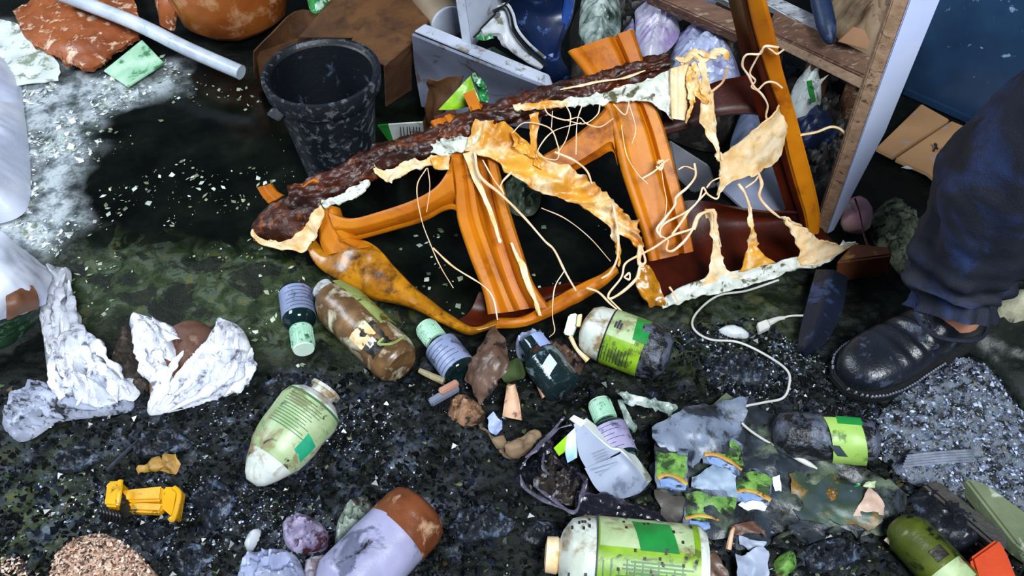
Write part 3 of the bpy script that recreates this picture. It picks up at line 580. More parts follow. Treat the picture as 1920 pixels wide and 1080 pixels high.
MT['card_lit'] = M('tan_cardboard', '#b88a5c', '#a0744a', 10, .7, .1, 140, dirt='#6d8ba0', damt=.33, dscale=9, sharp=.1)
MT['black'] = M('black_plastic', '#0b0d10', '#15181d', 10, .4, .15, 80)
at('pipe', tube([P(110, -12, .085), P(250, 42, .08), P(352, 92, .07), P(452, 136, .05)], [.0165] * 4, 50, 20, .01), MT['pipe'], 'dull white pipe slanting across the top left corner of the floor', 'pipe')
at('brown_board', patch([[(28, 18, .03), (120, -20, .03), (240, -40, .03)], [(40, 52, .03), (140, 40, .032), (262, 52, .032)], [(70, 88, .024), (150, 90, .028), (245, 76, .028)], [(150, 128, .012), (178, 132, .012), (208, 104, .018)]], 40, 34, .012, lambda u, v: .012 * math.sin(math.pi * u), .006, 22, 3, .008), MT['clay'], 'torn orange-brown fibreboard with white scratches left of the white pipe', 'board')
oc = P(448, 20, .0)
jar = empty('clay_pot', oc + Vector((0, .06, 0)), 'big glossy orange-brown clay pot behind the white pipe at the top', 'pot')
jc = P(448, 42, 0)
obj('body', lath(jc, [(.001, 0), (.07, 0), (.10, .012), (.13, .04), (.142, .1), (.14, .15), (.125, .2), (.11, .22), (.104, .22), (.12, .18), (.14, .12), (.13, .05), (.001, .02)], 56, .004, 2), MT['clay_glossy'], jar)
obj('rim', lath(jc, [(.103, .215), (.118, .216), (.122, .226), (.116, .234), (.106, .23)], 56, .001), MT['clay_glossy'], jar)
at('clay_shard', patch([[(285, -30, .1), (345, -30, .12)], [(292, 10, .07), (330, 10, .09)], [(300, 36, .03), (322, 58, .03)]], 14, 14, .008, lambda u, v: .012 * math.sin(math.pi * u)), MT['clay'], 'brown clay shard leaning between the white pipe and the big pot', 'shard')
at('paper', prism([(194, 132, .012), (266, 74, .025), (308, 118, .018), (240, 162, .01)], (0, 0, -.004), .001), MT['paper_green'], 'pale green printed card lying below the brown fibreboard', 'card')
at('paper', patch([[(-40, 30, .012), (20, 40, .012), (70, 70, .012)], [(-40, 90, .012), (30, 100, .014), (110, 120, .01)], [(-40, 150, .006), (30, 160, .008), (110, 150, .006)]], 20, 18, .002, None, .006, 18, 4, .006), MT['paper_white'], 'white sheet of paper at the left edge under the brown fibreboard', 'paper')
sk = at('sack', mound([(-160, 120), (-40, 95), (28, 130), (46, 220), (56, 330), (40, 400), (-60, 420), (-180, 380)], .12, .006, .12, .012, 10, 31, (1.2, .2, .05, .02), crumple=(.012, 18)), MT['white_sack'], 'bulging white plastic sack at the left edge beside the puddle', 'sack')
sk2 = empty('sack', P(-20, 560, 0), 'white bag with a brown patch and green underside at the left edge, above the rag', 'bag')
MT['brown_stain'] = M('brown_stain', '#8b5f45', '#6d4632', 20, .5, .1)
MT['green_under'] = M('mouldy_green', '#24472c', '#152c1c', 25, .5, .3, dirt='#4e7657', damt=.35, dscale=40)
obj('body', patch([[(-120, 420, .10), (-20, 432, .10), (30, 455, .09), (85, 500, .05)], [(-120, 480, .15), (-20, 485, .15), (40, 500, .12), (95, 520, .06)], [(-120, 540, .16), (-20, 545, .15), (40, 545, .12), (85, 545, .06)], [(-120, 620, .10), (-40, 612, .10), (20, 590, .08), (80, 568, .045)]], 30, 30, .006, None, .008, 12, 33), MT['white_sack'], sk2)
obj('patch', patch([[(10, 552, .135), (35, 532, .13), (62, 536, .11)], [(12, 575, .125), (40, 565, .12), (72, 560, .085)], [(14, 600, .105), (40, 590, .095), (74, 578, .065)]], 14, 14, .004, None, .004, 20, 2), MT['brown_stain'], sk2, label='brown patch on the bag')
obj('underside', patch([[(-120, 640, .07), (-10, 612, .07), (40, 596, .06), (76, 574, .04)], [(-120, 690, .005), (-10, 660, .005), (40, 632, .005), (72, 604, .005)]], 24, 12, .004, None, .008, 20, 3), MT['green_under'], sk2, label='mouldy green underside')

# ------------------------------------------------------------ cardboard behind the bucket
cb = empty('cardboard_box', P(700, 150, 0), 'flattened brown cardboard box behind the black bucket', 'box')
obj('flap', patch([[(648, 88, .15), (690, 38, .16)], [(720, 122, .15), (775, 74, .16)]], 10, 10, .003, None, .002, 10, 1), MT['card'], cb)
obj('flap', patch([[(590, -30, .15), (800, -25, .15)], [(605, 10, .15), (812, 20, .15)], [(560, 68, .14), (778, 70, .16)]], 12, 10, .003, None, .006, 8, 2), MT['card'], cb)
obj('side_panel', patch([[(722, 124, .15), (776, 76, .16)], [(724, 200, .01), (772, 168, .01)]], 10, 12, .003, None, .003, 10, 3), MT['card'], cb)
obj('side_panel', patch([[(478, 98, .12), (560, 20, .13), (640, 48, .14)], [(478, 150, .01), (560, 120, .01), (650, 130, .01)]], 12, 12, .003, None, .004, 10, 4), MT['card'], cb)
obj('flap', patch([[(480, 100, .1), (560, 72, .11)], [(488, 150, .03), (530, 150, .03)]], 8, 8, .003, None, .003, 10, 5), MT['card'], cb)
MT['moss_leaf'] = M('green_film', '#2f9a4a', '#1d5a30', 30, .3, .4, dirt='#bfe6cc', damt=.3, dscale=60)
at('plastic_film', mound([(572, -20), (640, -30), (605, 16), (582, 18)], .04, .006, .03, .02, 30, 35, base=.15), MT['moss_leaf'], 'scrap of green film on the cardboard at the top edge', 'film')
# ------------------------------------------------------------ top middle
MT['panel_white'] = M('white_painted_panel', '#c2c9d8', '#a3aaba', 8, .4, .06, 60, dirt='#7a7468', damt=.25, dscale=20)
MT['grey_panel'] = M('grey_painted_panel', '#80869a', '#62687a', 7, .4, .06, 60, dirt='#544c44', damt=.28, dscale=16)
MT['roller'] = M('beige_tube', '#9c8a74', '#7f6d58', 8, .6, .1)
a1 = Axis(P(775, -52, .16), P(842, 44, .14), .04)
rl = empty('cardboard_tube', a1.a.copy(), 'beige cardboard tube with a white end, at the top edge beside the upright white frame', 'tube')
obj('wall', a1.lathe([(0, .9), (0, 1), (.97, 1), (.97, .9)], 32), MT['roller'], rl)
obj('end_cap', a1.lathe([(.965, .3), (.965, .985), (1, .98), (1.01, .9), (1.01, .2)], 32), MT['panel_white'], rl, label='white end disc')
bd = empty('white_shelf', P(900, 130, 0), 'fallen white shelf board with a grey face, between the cardboard and the chair', 'shelf')
obj('top_edge', prism([(776, 58, .2), (796, 44, .2), (1030, 140, .16), (1040, 168, .15)], (0, .01, -.012), .002), MT['panel_white'], bd)
obj('face', patch([[(772, 66, .195), (900, 118, .178), (1040, 172, .15)], [(778, 130, .09), (900, 170, .08), (1020, 205, .07)], [(790, 200, .005), (900, 225, .005), (1010, 245, .005)]], 16, 12, .006), MT['grey_panel'], bd, label='grey face of the shelf')
fr = empty('whiteboard', P(885, 100, .15), 'upright white board with a thin frame, behind the fallen shelf', 'board')
obj('post', prism([P(869, 92, .17), P(886, 96, .17), P(886, 96, .17) + Vector((0, .02, 0)), P(869, 92, .17) + Vector((0, .02, 0))], Vector((-.03, .02, .3)), .001), MT['panel_white'], fr)
obj('foot', prism([P(869, 92, .17), P(886, 96, .17), P(886, 96, .17) + Vector((0, .02, 0)), P(869, 92, .17) + Vector((0, .02, 0))], Vector((.01, -.004, -.168)), .001), MT['panel_white'], fr)
p0, p1 = P(887, 98, .17) + Vector((0, .012, 0)), P(905, 80, .17) + Vector((0, .012, 0))
obj('panel', patch([[p0, p0 + Vector((-.03, .03, .3))], [P(920, 50, .19) + Vector((0, .02, 0)), P(965, -25, .25) + Vector((0, .02, 0))]], 8, 8, .006), MT['panel_white'], fr)
MT['navy'] = M('navy_plastic', '#12254c', '#0b1833', 8, .35, .1, 60, dirt='#4966a0', damt=.24, dscale=22)
MT['navy_bright'] = M('blue_strap', '#2a4f9e', '#1d3a78', 18, .4, .1, dirt='#8ea4cc', damt=.25)
MT['dark_green'] = M('dark_green_board', '#16341f', '#0e2014', 20, .5, .2, dirt='#55685a', damt=.25)
at('green_board', prism([(895, 98, .13), (925, 86, .14), (1046, 160, .13), (1035, 172, .12)], (0, .01, -.02), .002), MT['dark_green'], 'dark green strip lying along the fallen white shelf', 'board')
cr = at('blue_crate', patch([[(930, -40, .3), (1085, -40, .3)], [(955, 18, .22), (1072, 18, .24)], [(972, 60, .18), (1050, 70, .2)], [(1000, 105, .14), (1045, 110, .15)], [(1020, 130, .1), (1055, 150, .1)], [(1030, 175, .005), (1060, 190, .005)]], 20, 30, .02, lambda u, v: .02 * math.sin(math.pi * u), .008, 10, 6), MT['navy'], 'dark blue plastic sheet bulging behind the white saw handle shape', 'sheet')
at('blue_strap', patch([[(1062, -30, .3), (1082, -30, .3)], [(1052, 30, .23), (1068, 36, .23)], [(1030, 78, .18), (1042, 84, .18)], [(1020, 100, .16), (1036, 108, .16)]], 8, 24, .004, wprof([(0, 0), (.5, 1), (1, 0)], .006)), MT['navy_bright'], 'bright blue strap hanging down the right side of the dark blue sheet', 'strap')
MT['off_white'] = M('dirty_white_plastic', '#cfd3d8', '#aab0b6', 16, .45, .1, dirt='#6f6a58', damt=.3)
hk = empty('saw', P(960, 100, .17), 'grey-white curved saw handle with a black edge lying on the dark blue sheet', 'handle')
obj('handle', patch([[(900, 55, .24), (905, 64, .235)], [(925, 28, .25), (935, 62, .23)], [(946, 20, .25), (944, 72, .22)], [(958, 46, .235), (948, 84, .21)], [(975, 80, .21), (962, 100, .19)], [(1000, 105, .185), (990, 118, .175)], [(1018, 122, .165), (1014, 130, .16)]], 10, 40, .012, wprof([(0, 0), (.15, 1), (.85, 1), (1, 0)], .004)), MT['off_white'], hk)
obj('edge_band', tube([(925, 22, .262), (946, 14, .262), (956, 30, .255), (962, 56, .24), (984, 86, .215), (1012, 112, .18), (1026, 124, .17)], .0035, 60, 6), MT['black'], hk)
obj('edge_band', tube([(932, 14, .255), (950, 8, .255), (962, 26, .25), (970, 54, .235), (992, 82, .205), (1022, 108, .17)], .003, 60, 6), MT['off_white'], hk)
obj('eye', tube([P(934, 27, .255), P(934, 27, .262)], .005, 3, 12), MT['black'], hk)
obj('green_trim', patch([[(892, 62, .235), (894, 74, .225)], [(906, 56, .235), (908, 76, .22)], [(922, 64, .23), (926, 72, .225)]], 8, 14, .003, None, .008, 40, 3), MT['moss_leaf'], hk, label='green trim under the saw handle')
at('wire_hook', tube([(888, 70, .235), (900, 58, .24), (905, 50, .245), (960, -4, .27)], .002, 40, 6), MT['black'], 'thin black wire running up from the saw handle to the top edge', 'wire')
MT['bag_clear'] = M('pale_plastic_bag', '#b6c0dc', '#8890b0', 26, .3, .5, 60, dirt='#7c6a9a', damt=.22, dscale=22, sharp=.3)
MT['bag_purple'] = M('purple_tinged_bag', '#cfcbe0', '#a3a0b4', 22, .3, .5, 60, dirt='#9472b4', damt=.36, dscale=14, sharp=.3)
MT['bag_green'] = M('greenish_plastic_bag', '#b8c4c0', '#55705e', 26, .3, .5, 60, dirt='#1c2c24', damt=.38, dscale=24, sharp=.25)
at('plastic_bag', mound([(1085, 60), (1095, -10), (1150, -30), (1165, 40), (1150, 85), (1110, 100)], .05, .003, .05, .006, 22, 41, (1.3, .09, .03, .012), base=.1, crumple=(.007, 34)), MT['bag_green'], 'crumpled grey-green plastic bag behind the wide orange leg', 'bag')
at('plastic_bag', mound([(1190, 20), (1230, 2), (1262, 20), (1275, 60), (1250, 95), (1215, 110), (1195, 80)], .05, .003, .05, .006, 24, 42, (.9, .08, .025, .012), base=.1, crumple=(.007, 34)), MT['bag_purple'], 'crumpled lilac plastic bag behind the charred edge', 'bag')
at('plastic_bag', mound([(1265, 70), (1310, 45), (1360, 80), (1385, 130), (1390, 190), (1330, 210), (1270, 180), (1255, 120)], .055, .003, .06, .006, 20, 43, (.6, .1, .03, .014), base=.08, crumple=(.007, 28)), MT['bag_clear'], 'crumpled bluish-white plastic bag between the charred edge and the tall leg', 'bag')
at('plastic_bag', mound([(1165, 62), (1188, 40), (1195, 90), (1185, 130), (1165, 110)], .05, .003, .04, .006, 24, 44, (1.4, .08, .025, .012), base=.08, crumple=(.007, 40)), MT['bag_clear'], 'narrow twist of clear plastic beside the wide orange leg', 'bag')
at('plastic_bag', mound([(1290, -30), (1360, -30), (1370, 4), (1330, 12), (1300, 6)], .06, .004, .04, .01, 24, 45, base=.12, crumple=(.014, 36)), MT['bag_clear'], 'white plastic scrap at the top edge above the lilac bag', 'bag')
MT['lime'] = M('lime_green_carton', '#9ad022', '#7db018', 14, .35, .1, dirt='#c3e08a', damt=.25)
pk = empty('green_packet', P(860, 200, 0), 'crumpled lime green packet poking up behind the left leg of the chair', 'packet')
obj('flap', patch([[(822, 206, .2), (882, 142, .25)], [(850, 205, .2), (890, 165, .23)], [(878, 196, .2), (905, 205, .2)]], 12, 14, .003, None, .006, 20, 4), MT['lime'], pk)
obj('side', patch([[(884, 140, .25), (900, 145, .24)], [(896, 165, .22), (914, 172, .21)], [(905, 195, .2), (916, 200, .19)]], 12, 14, .003, None, .012, 50, 5, .004), MT['moss_leaf'], pk)
obj('inner', patch([[(800, 150, .2), (870, 142, .22)], [(798, 185, .15), (850, 175, .19)], [(790, 235, .08), (830, 205, .16)], [(800, 280, .002), (840, 290, .01)]], 14, 14, .003, None, .014, 20, 6, .004), MT['card'], pk)
MT['mint_card'] = M('mint_card', '#bfe3cf', '#8cc5a2', 12, .45, .08)
MT['green_edge'] = M('green_print', '#2f9a3c', '#23752e', 20, .4, .1)
MT['ink'] = M('dark_ink', '#2b3a44', '#202c34', 20, .6, 0)
mb = empty('carton', P(760, 270, 0), 'flattened white and green carton beside the bucket, printed with rows of text', 'carton')
obj('panel', patch([[(728, 234, .10), (792, 230, .13)], [(740, 272, .03), (795, 258, .07)]], 8, 8, .003), MT['paper_white'], mb)
obj('side_panel', patch([[(708, 236, .09), (728, 234, .10)], [(734, 272, .025), (742, 272, .03)]], 8, 8, .003), MT['green_edge'], mb)
obj('printed_text', join(*[tube([(750 + i * 6 + random.random() * 2, 238, .118 + i * .0026 - .002), (753 + i * 6, 262, .062 + i * .003)], .0009, 6, 4) for i in range(7)]), MT['ink'], mb, kind='stuff')
# ------------------------------------------------------------ top right
MT['wood_brown'] = M('weathered_brown_wood', '#6b4630', '#4c2e1c', 8, .6, .25, 60, stretch=(2, 12, 12), dirt='#8f7a66', damt=.28, dscale=10)
MT['wood_pale'] = M('pale_wood_edge', '#a98c72', '#8a6d55', 8, .6, .25, 60, stretch=(2, 12, 12), dirt='#5a4232', damt=.25, dscale=10)
MT['wood_white'] = M('whitewashed_wood', '#b4bac0', '#8d9196', 8, .6, .2, 60, stretch=(2, 10, 10), dirt='#5a4c40', damt=.3)
MT['board_blue'] = M('bluish_white_board', '#d2dcf6', '#bccaf0', 5, .35, .05)
pal = empty('wooden_pallet', P(1500, 120, 0), 'weathered wooden pallet behind the chair at the top right', 'pallet')
obj('plank', prism([(1440, 60, .16), (1455, 18, .19), (1690, 130, .17), (1658, 160, .14)], (0, .015, -.03), .003), MT['wood_brown'], pal, label='brown top plank')
obj('plank', prism([(1440, 62, .158), (1658, 158, .137), (1650, 186, .115), (1455, 88, .13)], (0, .01, 0), .002), MT['wood_pale'], pal, label='pale front edge of the plank')
obj('plank', prism([(1215, -10, .2), (1240, -34, .22), (1400, 32, .18), (1388, 66, .155)], (0, .015, -.03), .003), MT['wood_brown'], pal)
obj('plank', prism([(1425, 0, .2), (1430, -20, .21), (1545, 35, .19), (1540, 66, .175)], (0, .015, -.02), .003), MT['wood_white'], pal, label='whitewashed plank')
obj('plank', prism([(1300, -30, .22), (1330, -50, .23), (1420, -6, .2), (1410, 26, .18)], (0, .015, -.02), .003), MT['wood_white'], pal)
for (x_, y_) in ((1470, 60), (1560, 100), (1640, 140)):
    q_ = P(x_, y_, .15) + Vector((0, .012, 0)); obj('leg', prism([q_ + Vector((-.02, 0, 0)), q_ + Vector((.02, 0, 0)), q_ + Vector((.02, .05, 0)), q_ + Vector((-.02, .05, 0))], (0, 0, -.15), .002), MT['wood_brown'], pal)
for (x_, y_) in ((1260, -20), (1370, 35)):
    q_ = P(x_, y_, .16) + Vector((0, .02, 0)); obj('leg', prism([q_ + Vector((-.02, 0, 0)), q_ + Vector((.02, 0, 0)), q_ + Vector((.02, .05, 0)), q_ + Vector((-.02, .05, 0))], (0, 0, -.16), .002), MT['wood_brown'], pal)
at('blue_bottle', Axis(P(1528, -40, .26), P(1558, 82, .19), .019).lathe(rings([(0, .6), (.06, .9), (.3, 1), (.7, 1), (.85, .8), (.95, .55), (1, .3)], 16), 20, .06, 14), M('matt_blue_plastic', '#1b3158', '#142340', 10, .5, .2, dirt='#3c4c70', damt=.3), 'dark blue crumpled plastic roll hanging over the pallet', 'roll')
MT['brown_bag'] = M('brown_sacking', '#8a7459', '#6a543e', 12, .7, .3, 80, dirt='#3c2c20', damt=.33, dscale=14, sharp=.3)
at('brown_sack', mound([(1560, 55), (1548, -30), (1680, -40), (1690, 60), (1640, 105), (1590, 90)], .09, .005, .06, .014, 12, 47, (.8, .16, .05, .018), base=.13, crumple=(.014, 26)), MT['brown_bag'], 'crumpled brown sacking heaped on the right end of the pallet', 'sack')
at('cardboard_scrap', prism([(1572, 78, .2), (1600, 50, .225), (1622, 56, .22), (1632, 80, .2), (1626, 94, .19), (1600, 86, .195)], (0, .006, -.004), .001), M('tan_scrap', '#9a6f4c', '#86603f', 8, .7, .1), 'small tan cardboard scrap on the pallet below the brown sacking', 'cardboard')
post = empty('door_post', P(1545, 435, 0), 'tall bluish-white painted post with a brown wooden edge, right of the chair', 'post')
def VP(px, py, z): return P(px, py, z)
def up_at(b, z, px): # point straight above ground point b at height z shifted to image column px
    dep = (b - CAM + Vector((0, 0, z))).dot(FW); return Vector(((px - 960) / F * dep, b.y, z))
b0, b1, b2 = P(1528, 432, 0), P(1549, 440, 0), P(1560, 436, 0)
zt = .62
obj('wooden_edge', prism([b0, b1, up_at(b1, zt, 1768), up_at(b0, zt, 1736)], (.004, .02, 0), .002), MT['wood_pale'], post)
obj('white_board', prism([b1 + Vector((.0005, 0, 0)), b2 + Vector((.004, .004, 0)), up_at(b2, .24, 1660), up_at(b2, zt, 1838), up_at(b1, zt, 1769)], (.006, .02, 0), .002), MT['board_blue'], post)
MT['steel_blue'] = M('dark_blue_painted_steel', '#24405f', '#182b42', 6, .32, .08, 50, dirt='#7c96b6', damt=.16, dscale=34, sharp=.06)
q0, q1 = P(1690, 178, 0), P(1890, 268, 0)
dr = empty('steel_panel', (q0 + q1) / 2, 'dark blue painted steel door panel with pale specks, behind the leg', 'panel')
obj('sheet', prism([q0, q1, q1 + Vector((0.02, .03, .75)), q0 + Vector((0.0, .03, .75))], (-.01, .02, 0), .002), MT['steel_blue'], dr)
obj('bottom_rail', prism([q0 + Vector((0, -.004, .004)), q1 + Vector((0, -.004, .004)), q1 + Vector((0, -.004, .02)), q0 + Vector((0, -.004, .02))], (0, .01, 0), .001), MT['steel_blue'], dr)
MT['tan_tile'] = M('tan_tile_bluish_smears', '#b48a60', '#a57c55', 8, .6, .08, 90, dirt='#8397ab', damt=.32, dscale=8, sharp=.12)
at('tile', prism([(1644, 276, .02), (1728, 194, .02), (1781, 224, .02), (1678, 293, .02)], (0, 0, -.012), .002), MT['tan_tile'], 'tan tile with a bluish smear, by the steel panel, left of its pair', 'tile')
tl = empty('tile', P(1760, 290, 0), 'larger tan tile with a bent nail, right of its pair', 'tile')
obj('slab', prism([(1680, 296, .02), (1784, 226, .02), (1842, 250, .02), (1815, 340, .02), (1780, 356, .02), (1740, 322, .02)], (0, 0, -.012), .002), MT['tan_tile'], tl)
obj('nail', tube([(1750, 284, .022), (1756, 272, .03), (1752, 270, .03), (1758, 280, .022)], .002, 14, 5), MT['black'], tl)
at('foil_scrap', patch([[(1690, 314, .02), (1700, 312, .02)], [(1698, 317, .02), (1712, 316, .02)]], 6, 6, .001, None, .004, 50), MT['off_white'], 'small white scrap just below the tan tiles', 'scrap')
# things seen through and behind the chair
MT['dark_rubble'] = M('dark_rubble', '#141312', '#241f1b', 20, .5, .4, 80, dirt='#3f3c38', damt=.3)
at('rubble_heap', mound([(1075, 70), (1100, -40), (1380, -40), (1400, 120), (1380, 205), (1280, 190), (1200, 130)], .085, .008, .03, .015, 14, 58, crumple=(.012, 30), oz=.1), MT['dark_rubble'], 'dark heap of rubble under the plastic bags at the top', 'heap', kind='stuff')
at('rubble_heap', mound([(1470, 120), (1600, 160), (1640, 190), (1600, 330), (1540, 380), (1480, 330), (1430, 250)], .05, .006, .08, .02, 14, 51, crumple=(.02, 30)), MT['dark_rubble'], 'dark heap of rubble behind the tall chair leg', 'heap', kind='stuff')
at('crumpled_carton', mound([(1482, 175), (1500, 145), (1530, 150), (1540, 190), (1520, 222), (1488, 215)], .05, .004, .03, .012, 30, 52, (1.2, .05, .02, .012), base=.05, crumple=(.014, 40)), MT['paper_white'], 'crumpled white paper just right of the tall chair leg', 'paper')
at('cloth', mound([(1490, 215), (1530, 208), (1560, 235), (1565, 262), (1520, 275), (1492, 250)], .04, .005, .03, .015, 24, 53, (.4, .08, .025, .012), base=.04), MT['navy'], 'dark blue cloth scrap below the white paper by the tall leg', 'cloth')
at('leaf', patch([[(1513, 152, .115), (1522, 150, .115)], [(1516, 170, .105), (1526, 168, .105)], [(1522, 192, .095), (1530, 190, .095)]], 6, 10, .002), MT['green_edge'], 'green strip lying on the white paper by the tall leg', 'strip')
at('paper', patch([[(1525, 160, .12), (1540, 148, .12)], [(1530, 168, .11), (1554, 140, .12)]], 8, 8, .002, None, .004, 30), MT['paper_white'], 'pointed white paper scrap under the pallet edge', 'paper')
at('grey_cloth', mound([(1390, 205), (1440, 195), (1450, 250), (1420, 290), (1370, 280)], .04, .006, .04, .02, 20, 54, (.6, .1, .03, .015), base=.06), M('blue_grey_cloth', '#5c6680', '#2c3348', 14, .6, .3), 'blue-grey cloth seen under the dark crossbar', 'cloth')
at('grey_slab', prism([(1340, 345, .03), (1440, 300, .06), (1478, 330, .06), (1476, 390, .02), (1450, 432, .01), (1400, 400, .01)], (0, .01, -.008), .003), MT['grey_panel'], 'flat grey slab behind the melted cream sheet', 'slab')
at('grey_slab', prism([(1255, 262, .05), (1330, 310, .05), (1345, 350, .03), (1300, 362, .02), (1268, 330, .03)], (0, .01, -.008), .003), M('dim_grey', '#6a6a70', '#54545a', 8, .5, .1), 'dim grey slab just right of the wide orange leg', 'slab')
at('mossy_stone', mound([(1625, 430), (1640, 395), (1680, 390), (1712, 420), (1738, 460), (1735, 500), (1700, 520), (1660, 480)], .05, .0035, .03, .018, 34, 55, fine=(.012, 90)), M('mossy_grey_stone', '#8b9478', '#3c4434', 40, .7, .6, 140, dirt='#1a2018', damt=.4, dscale=60), 'lumpy mossy grey stone beside the leg', 'stone')
pb = empty('onion', P(1600, 420, 0), 'pinkish bulb with a thin dry stalk beside the mossy stone', 'bulb')
MT['pink'] = M('pink_bulb', '#d89aa8', '#c9b0a0', 22, .4, .1, dirt='#efe0d4', damt=.3)
ax = Axis(P(1600, 436, .02), P(1612, 368, .055), .028)
obj('body', ax.lathe([(0, .2), (.04, .6), (.2, .9), (.45, 1), (.7, .9), (.9, .5), (1, .1)], 24, .08, 30), MT['pink'], pb)
obj('stalk', tube([(1603, 372, .085), (1612, 400, .075), (1620, 440, .055), (1628, 462, .05)], [.002, .0015, .003], 30, 6), MT['char'], pb)
MT['brick'] = M('brown_brick', '#6b3a20', '#4a2412', 16, .6, .3, 90, dirt='#8a6a2a', damt=.25)
at('brick', prism([(1568, 492, .05), (1600, 455, .06), (1668, 462, .06), (1672, 478, .055)], (.01, -.005, -.05), .003), MT['brick'], 'brown block at the right tip of the chair, below the pink bulb', 'block')
at('navy_strip', patch([[(1530, 505, .03), (1590, 520, .03)], [(1515, 560, .02), (1580, 580, .02)], [(1500, 620, .012), (1550, 640, .012)], [(1495, 660, .006), (1510, 668, .006)]], 14, 24, .006, wprof([(0, 0), (.5, 1), (1, 0)], .012)), M('dark_navy_rubber', '#0d1526', '#0a101c', 10, .35, .2, dirt='#22304c', damt=.3), 'dark navy rubber flap on the floor left of the boot', 'flap')
# green slimy lump seen through the chair
at('moss_lump', mound([(945, 345), (975, 322), (1005, 340), (1015, 370), (1000, 400), (965, 400), (948, 375)], .02, .004, .02, .008, 40, 57, crumple=(.008, 50)), M('grey_green_slime', '#5a6a55', '#2a3828', 30, .4, .4), 'grey-green slimy lump on the floor seen through the chair frame', 'lump')
# ------------------------------------------------------------ the person's leg and boot
MT['jeans'] = M('navy_denim', '#050a18', '#091328', 12, .75, .35, 500, dirt='#1a3366', damt=.24, dscale=9, sharp=.3)
MT['skin'] = M('skin', '#c98e72', '#b97b60', 20, .5, .1, sub=.1)
MT['leather'] = M('black_leather', '#10131a', '#1a2029', 14, .3, .2, 220, dirt='#3c4558', damt=.22, dscale=30)
MT['sole'] = M('black_rubber_sole', '#0b0c0e', '#141619', 20, .6, .3)
MT['stitch'] = M('pale_stitching', '#8a90a0', '#5f6674', 40, .5, .1)
person = empty('person', P(1745, 650, 0), 'person in navy jeans and a black leather boot, one leg seen at the right edge', 'person')
tip = P(1572, 726, 0); tip.z = 0; fd = (P(1757, 640, 0) - tip); fd.z = 0; fd.normalize(); sd = Vector((-fd.y, fd.x, 0))  # fd points to the heel, sd to the far side
FL = .285
def foot(s, wfac, h): return tip + fd * (s * FL) + sd * wfac + Vector((0, 0, h))
SEC = [(0, .012, .022), (.03, .028, .036), (.08, .04, .046), (.16, .048, .053), (.26, .051, .058), (.36, .05, .064), (.46, .046, .078), (.56, .043, .09), (.66, .041, .098), (.76, .038, .1), (.86, .036, .1), (.94, .032, .1), (1, .02, .096)]
def boot_sec(s, hw, h, k=22):
    out = []
    for q in range(k):
        a_ = 2 * math.pi * q / k; c, s_ = math.cos(a_), math.sin(a_)
        y_ = hw * math.copysign(abs(c) ** .75, c); z_ = h * .5 + h * .5 * math.copysign(abs(s_) ** .8, s_)
        cr_ = .006 * math.sin(s * 75 + c * 2.5) * max(0, s_) * math.exp(-((s - .42) / .13) ** 2)
        out.append(foot(s, y_ * (1 - .25 * (z_ / .15) ** 2), .012 + z_ + cr_))
    return out
ss = np.linspace(0, 1, 48); V = []
for s in ss: V += boot_sec(s, float(np.interp(s, [q[0] for q in SEC], [q[1] for q in SEC])), float(np.interp(s, [q[0] for q in SEC], [q[2] for q in SEC])))
k = 22; Fc = [[i * k + q, i * k + (q + 1) % k, (i + 1) * k + (q + 1) % k, (i + 1) * k + q] for i in range(47) for q in range(k)] + [list(range(k))[::-1], [47 * k + q for q in range(k)]]
boot = obj('boot', (V, Fc), MT['leather'], person, smooth=1.2)
out = [(s, float(np.interp(s, [q[0] for q in SEC], [q[1] for q in SEC])) + .006) for s in np.linspace(0, 1, 24)]
ol = [foot(s - (.018 if s < .02 else 0), wv, 0) for s, wv in out] + [foot(s - (.018 if s < .02 else 0), -wv, 0) for s, wv in out[::-1]]
obj('sole', prism(ol, (0, 0, .017), .003), MT['sole'], boot)
stv = []
for i in range(64):
    s = abs(i / 32 - 1) * .62; sg = 1 if i < 32 else -1
    wv = float(np.interp(s, [q[0] for q in SEC], [q[1] for q in SEC])) + .004
    p = foot(s - .008 * (1 - min(1, s * 12)), wv * sg, .019); stv.append(tube([p - fd * .0 + Vector((0, 0, -.002)), p + sd * .0015 * sg + Vector((0, 0, .003))], .0019, 3, 5))
obj('welt_stitching', join(*stv), MT['stitch'], boot, kind='stuff')
ank = foot(.70, 0, 0)
def legp(dz, dx=0, dy=0): return Vector((ank.x + dx, ank.y + dy, dz))
obj('shin', tube([legp(.085), legp(.14), P(1800, 520, .21)], [.042, .041, .045], 16, 20), MT['skin'], person, label='strip of bare skin above the boot')
knee = legp(.50, -.05, .03); hip = legp(.92, -.02, -.02)
def jeans_leg(pts, rad, n, k, seed):
    c = crom(pts, n); V = []; ref = Vector((0, 1, 0))
    for i, p in enumerate(c):
        t = i / (n - 1); d = (c[min(i + 1, n - 1)] - c[max(i - 1, 0)]).normalized(); a_ = d.cross(ref).normalized(); b_ = d.cross(a_).normalized()
        r = float(np.interp(t, np.linspace(0, 1, len(rad)), rad))
        for q in range(k):
            th = 2 * math.pi * q / k; dr = a_ * math.cos(th) + b_ * math.sin(th); o_ = p + dr * r
            f = .012 * fb(o_, 9, seed) + .009 * math.sin(p.z * 130 + 2.2 * math.sin(th + 1) + 3 * nz(o_, 8)) * math.exp(-((p.z - .17) / .07) ** 2) + .007 * (1 - abs(nz(Vector((th * 1.2, p.z * 9 + th * 2, 0)), 1, seed)) * 3)
            V.append(o_ + dr * f)
    Fc = [[i * k + q, i * k + (q + 1) % k, (i + 1) * k + (q + 1) % k, (i + 1) * k + q] for i in range(n - 1) for q in range(k)] + [[(n - 1) * k + q for q in range(k)]]
    return V, Fc
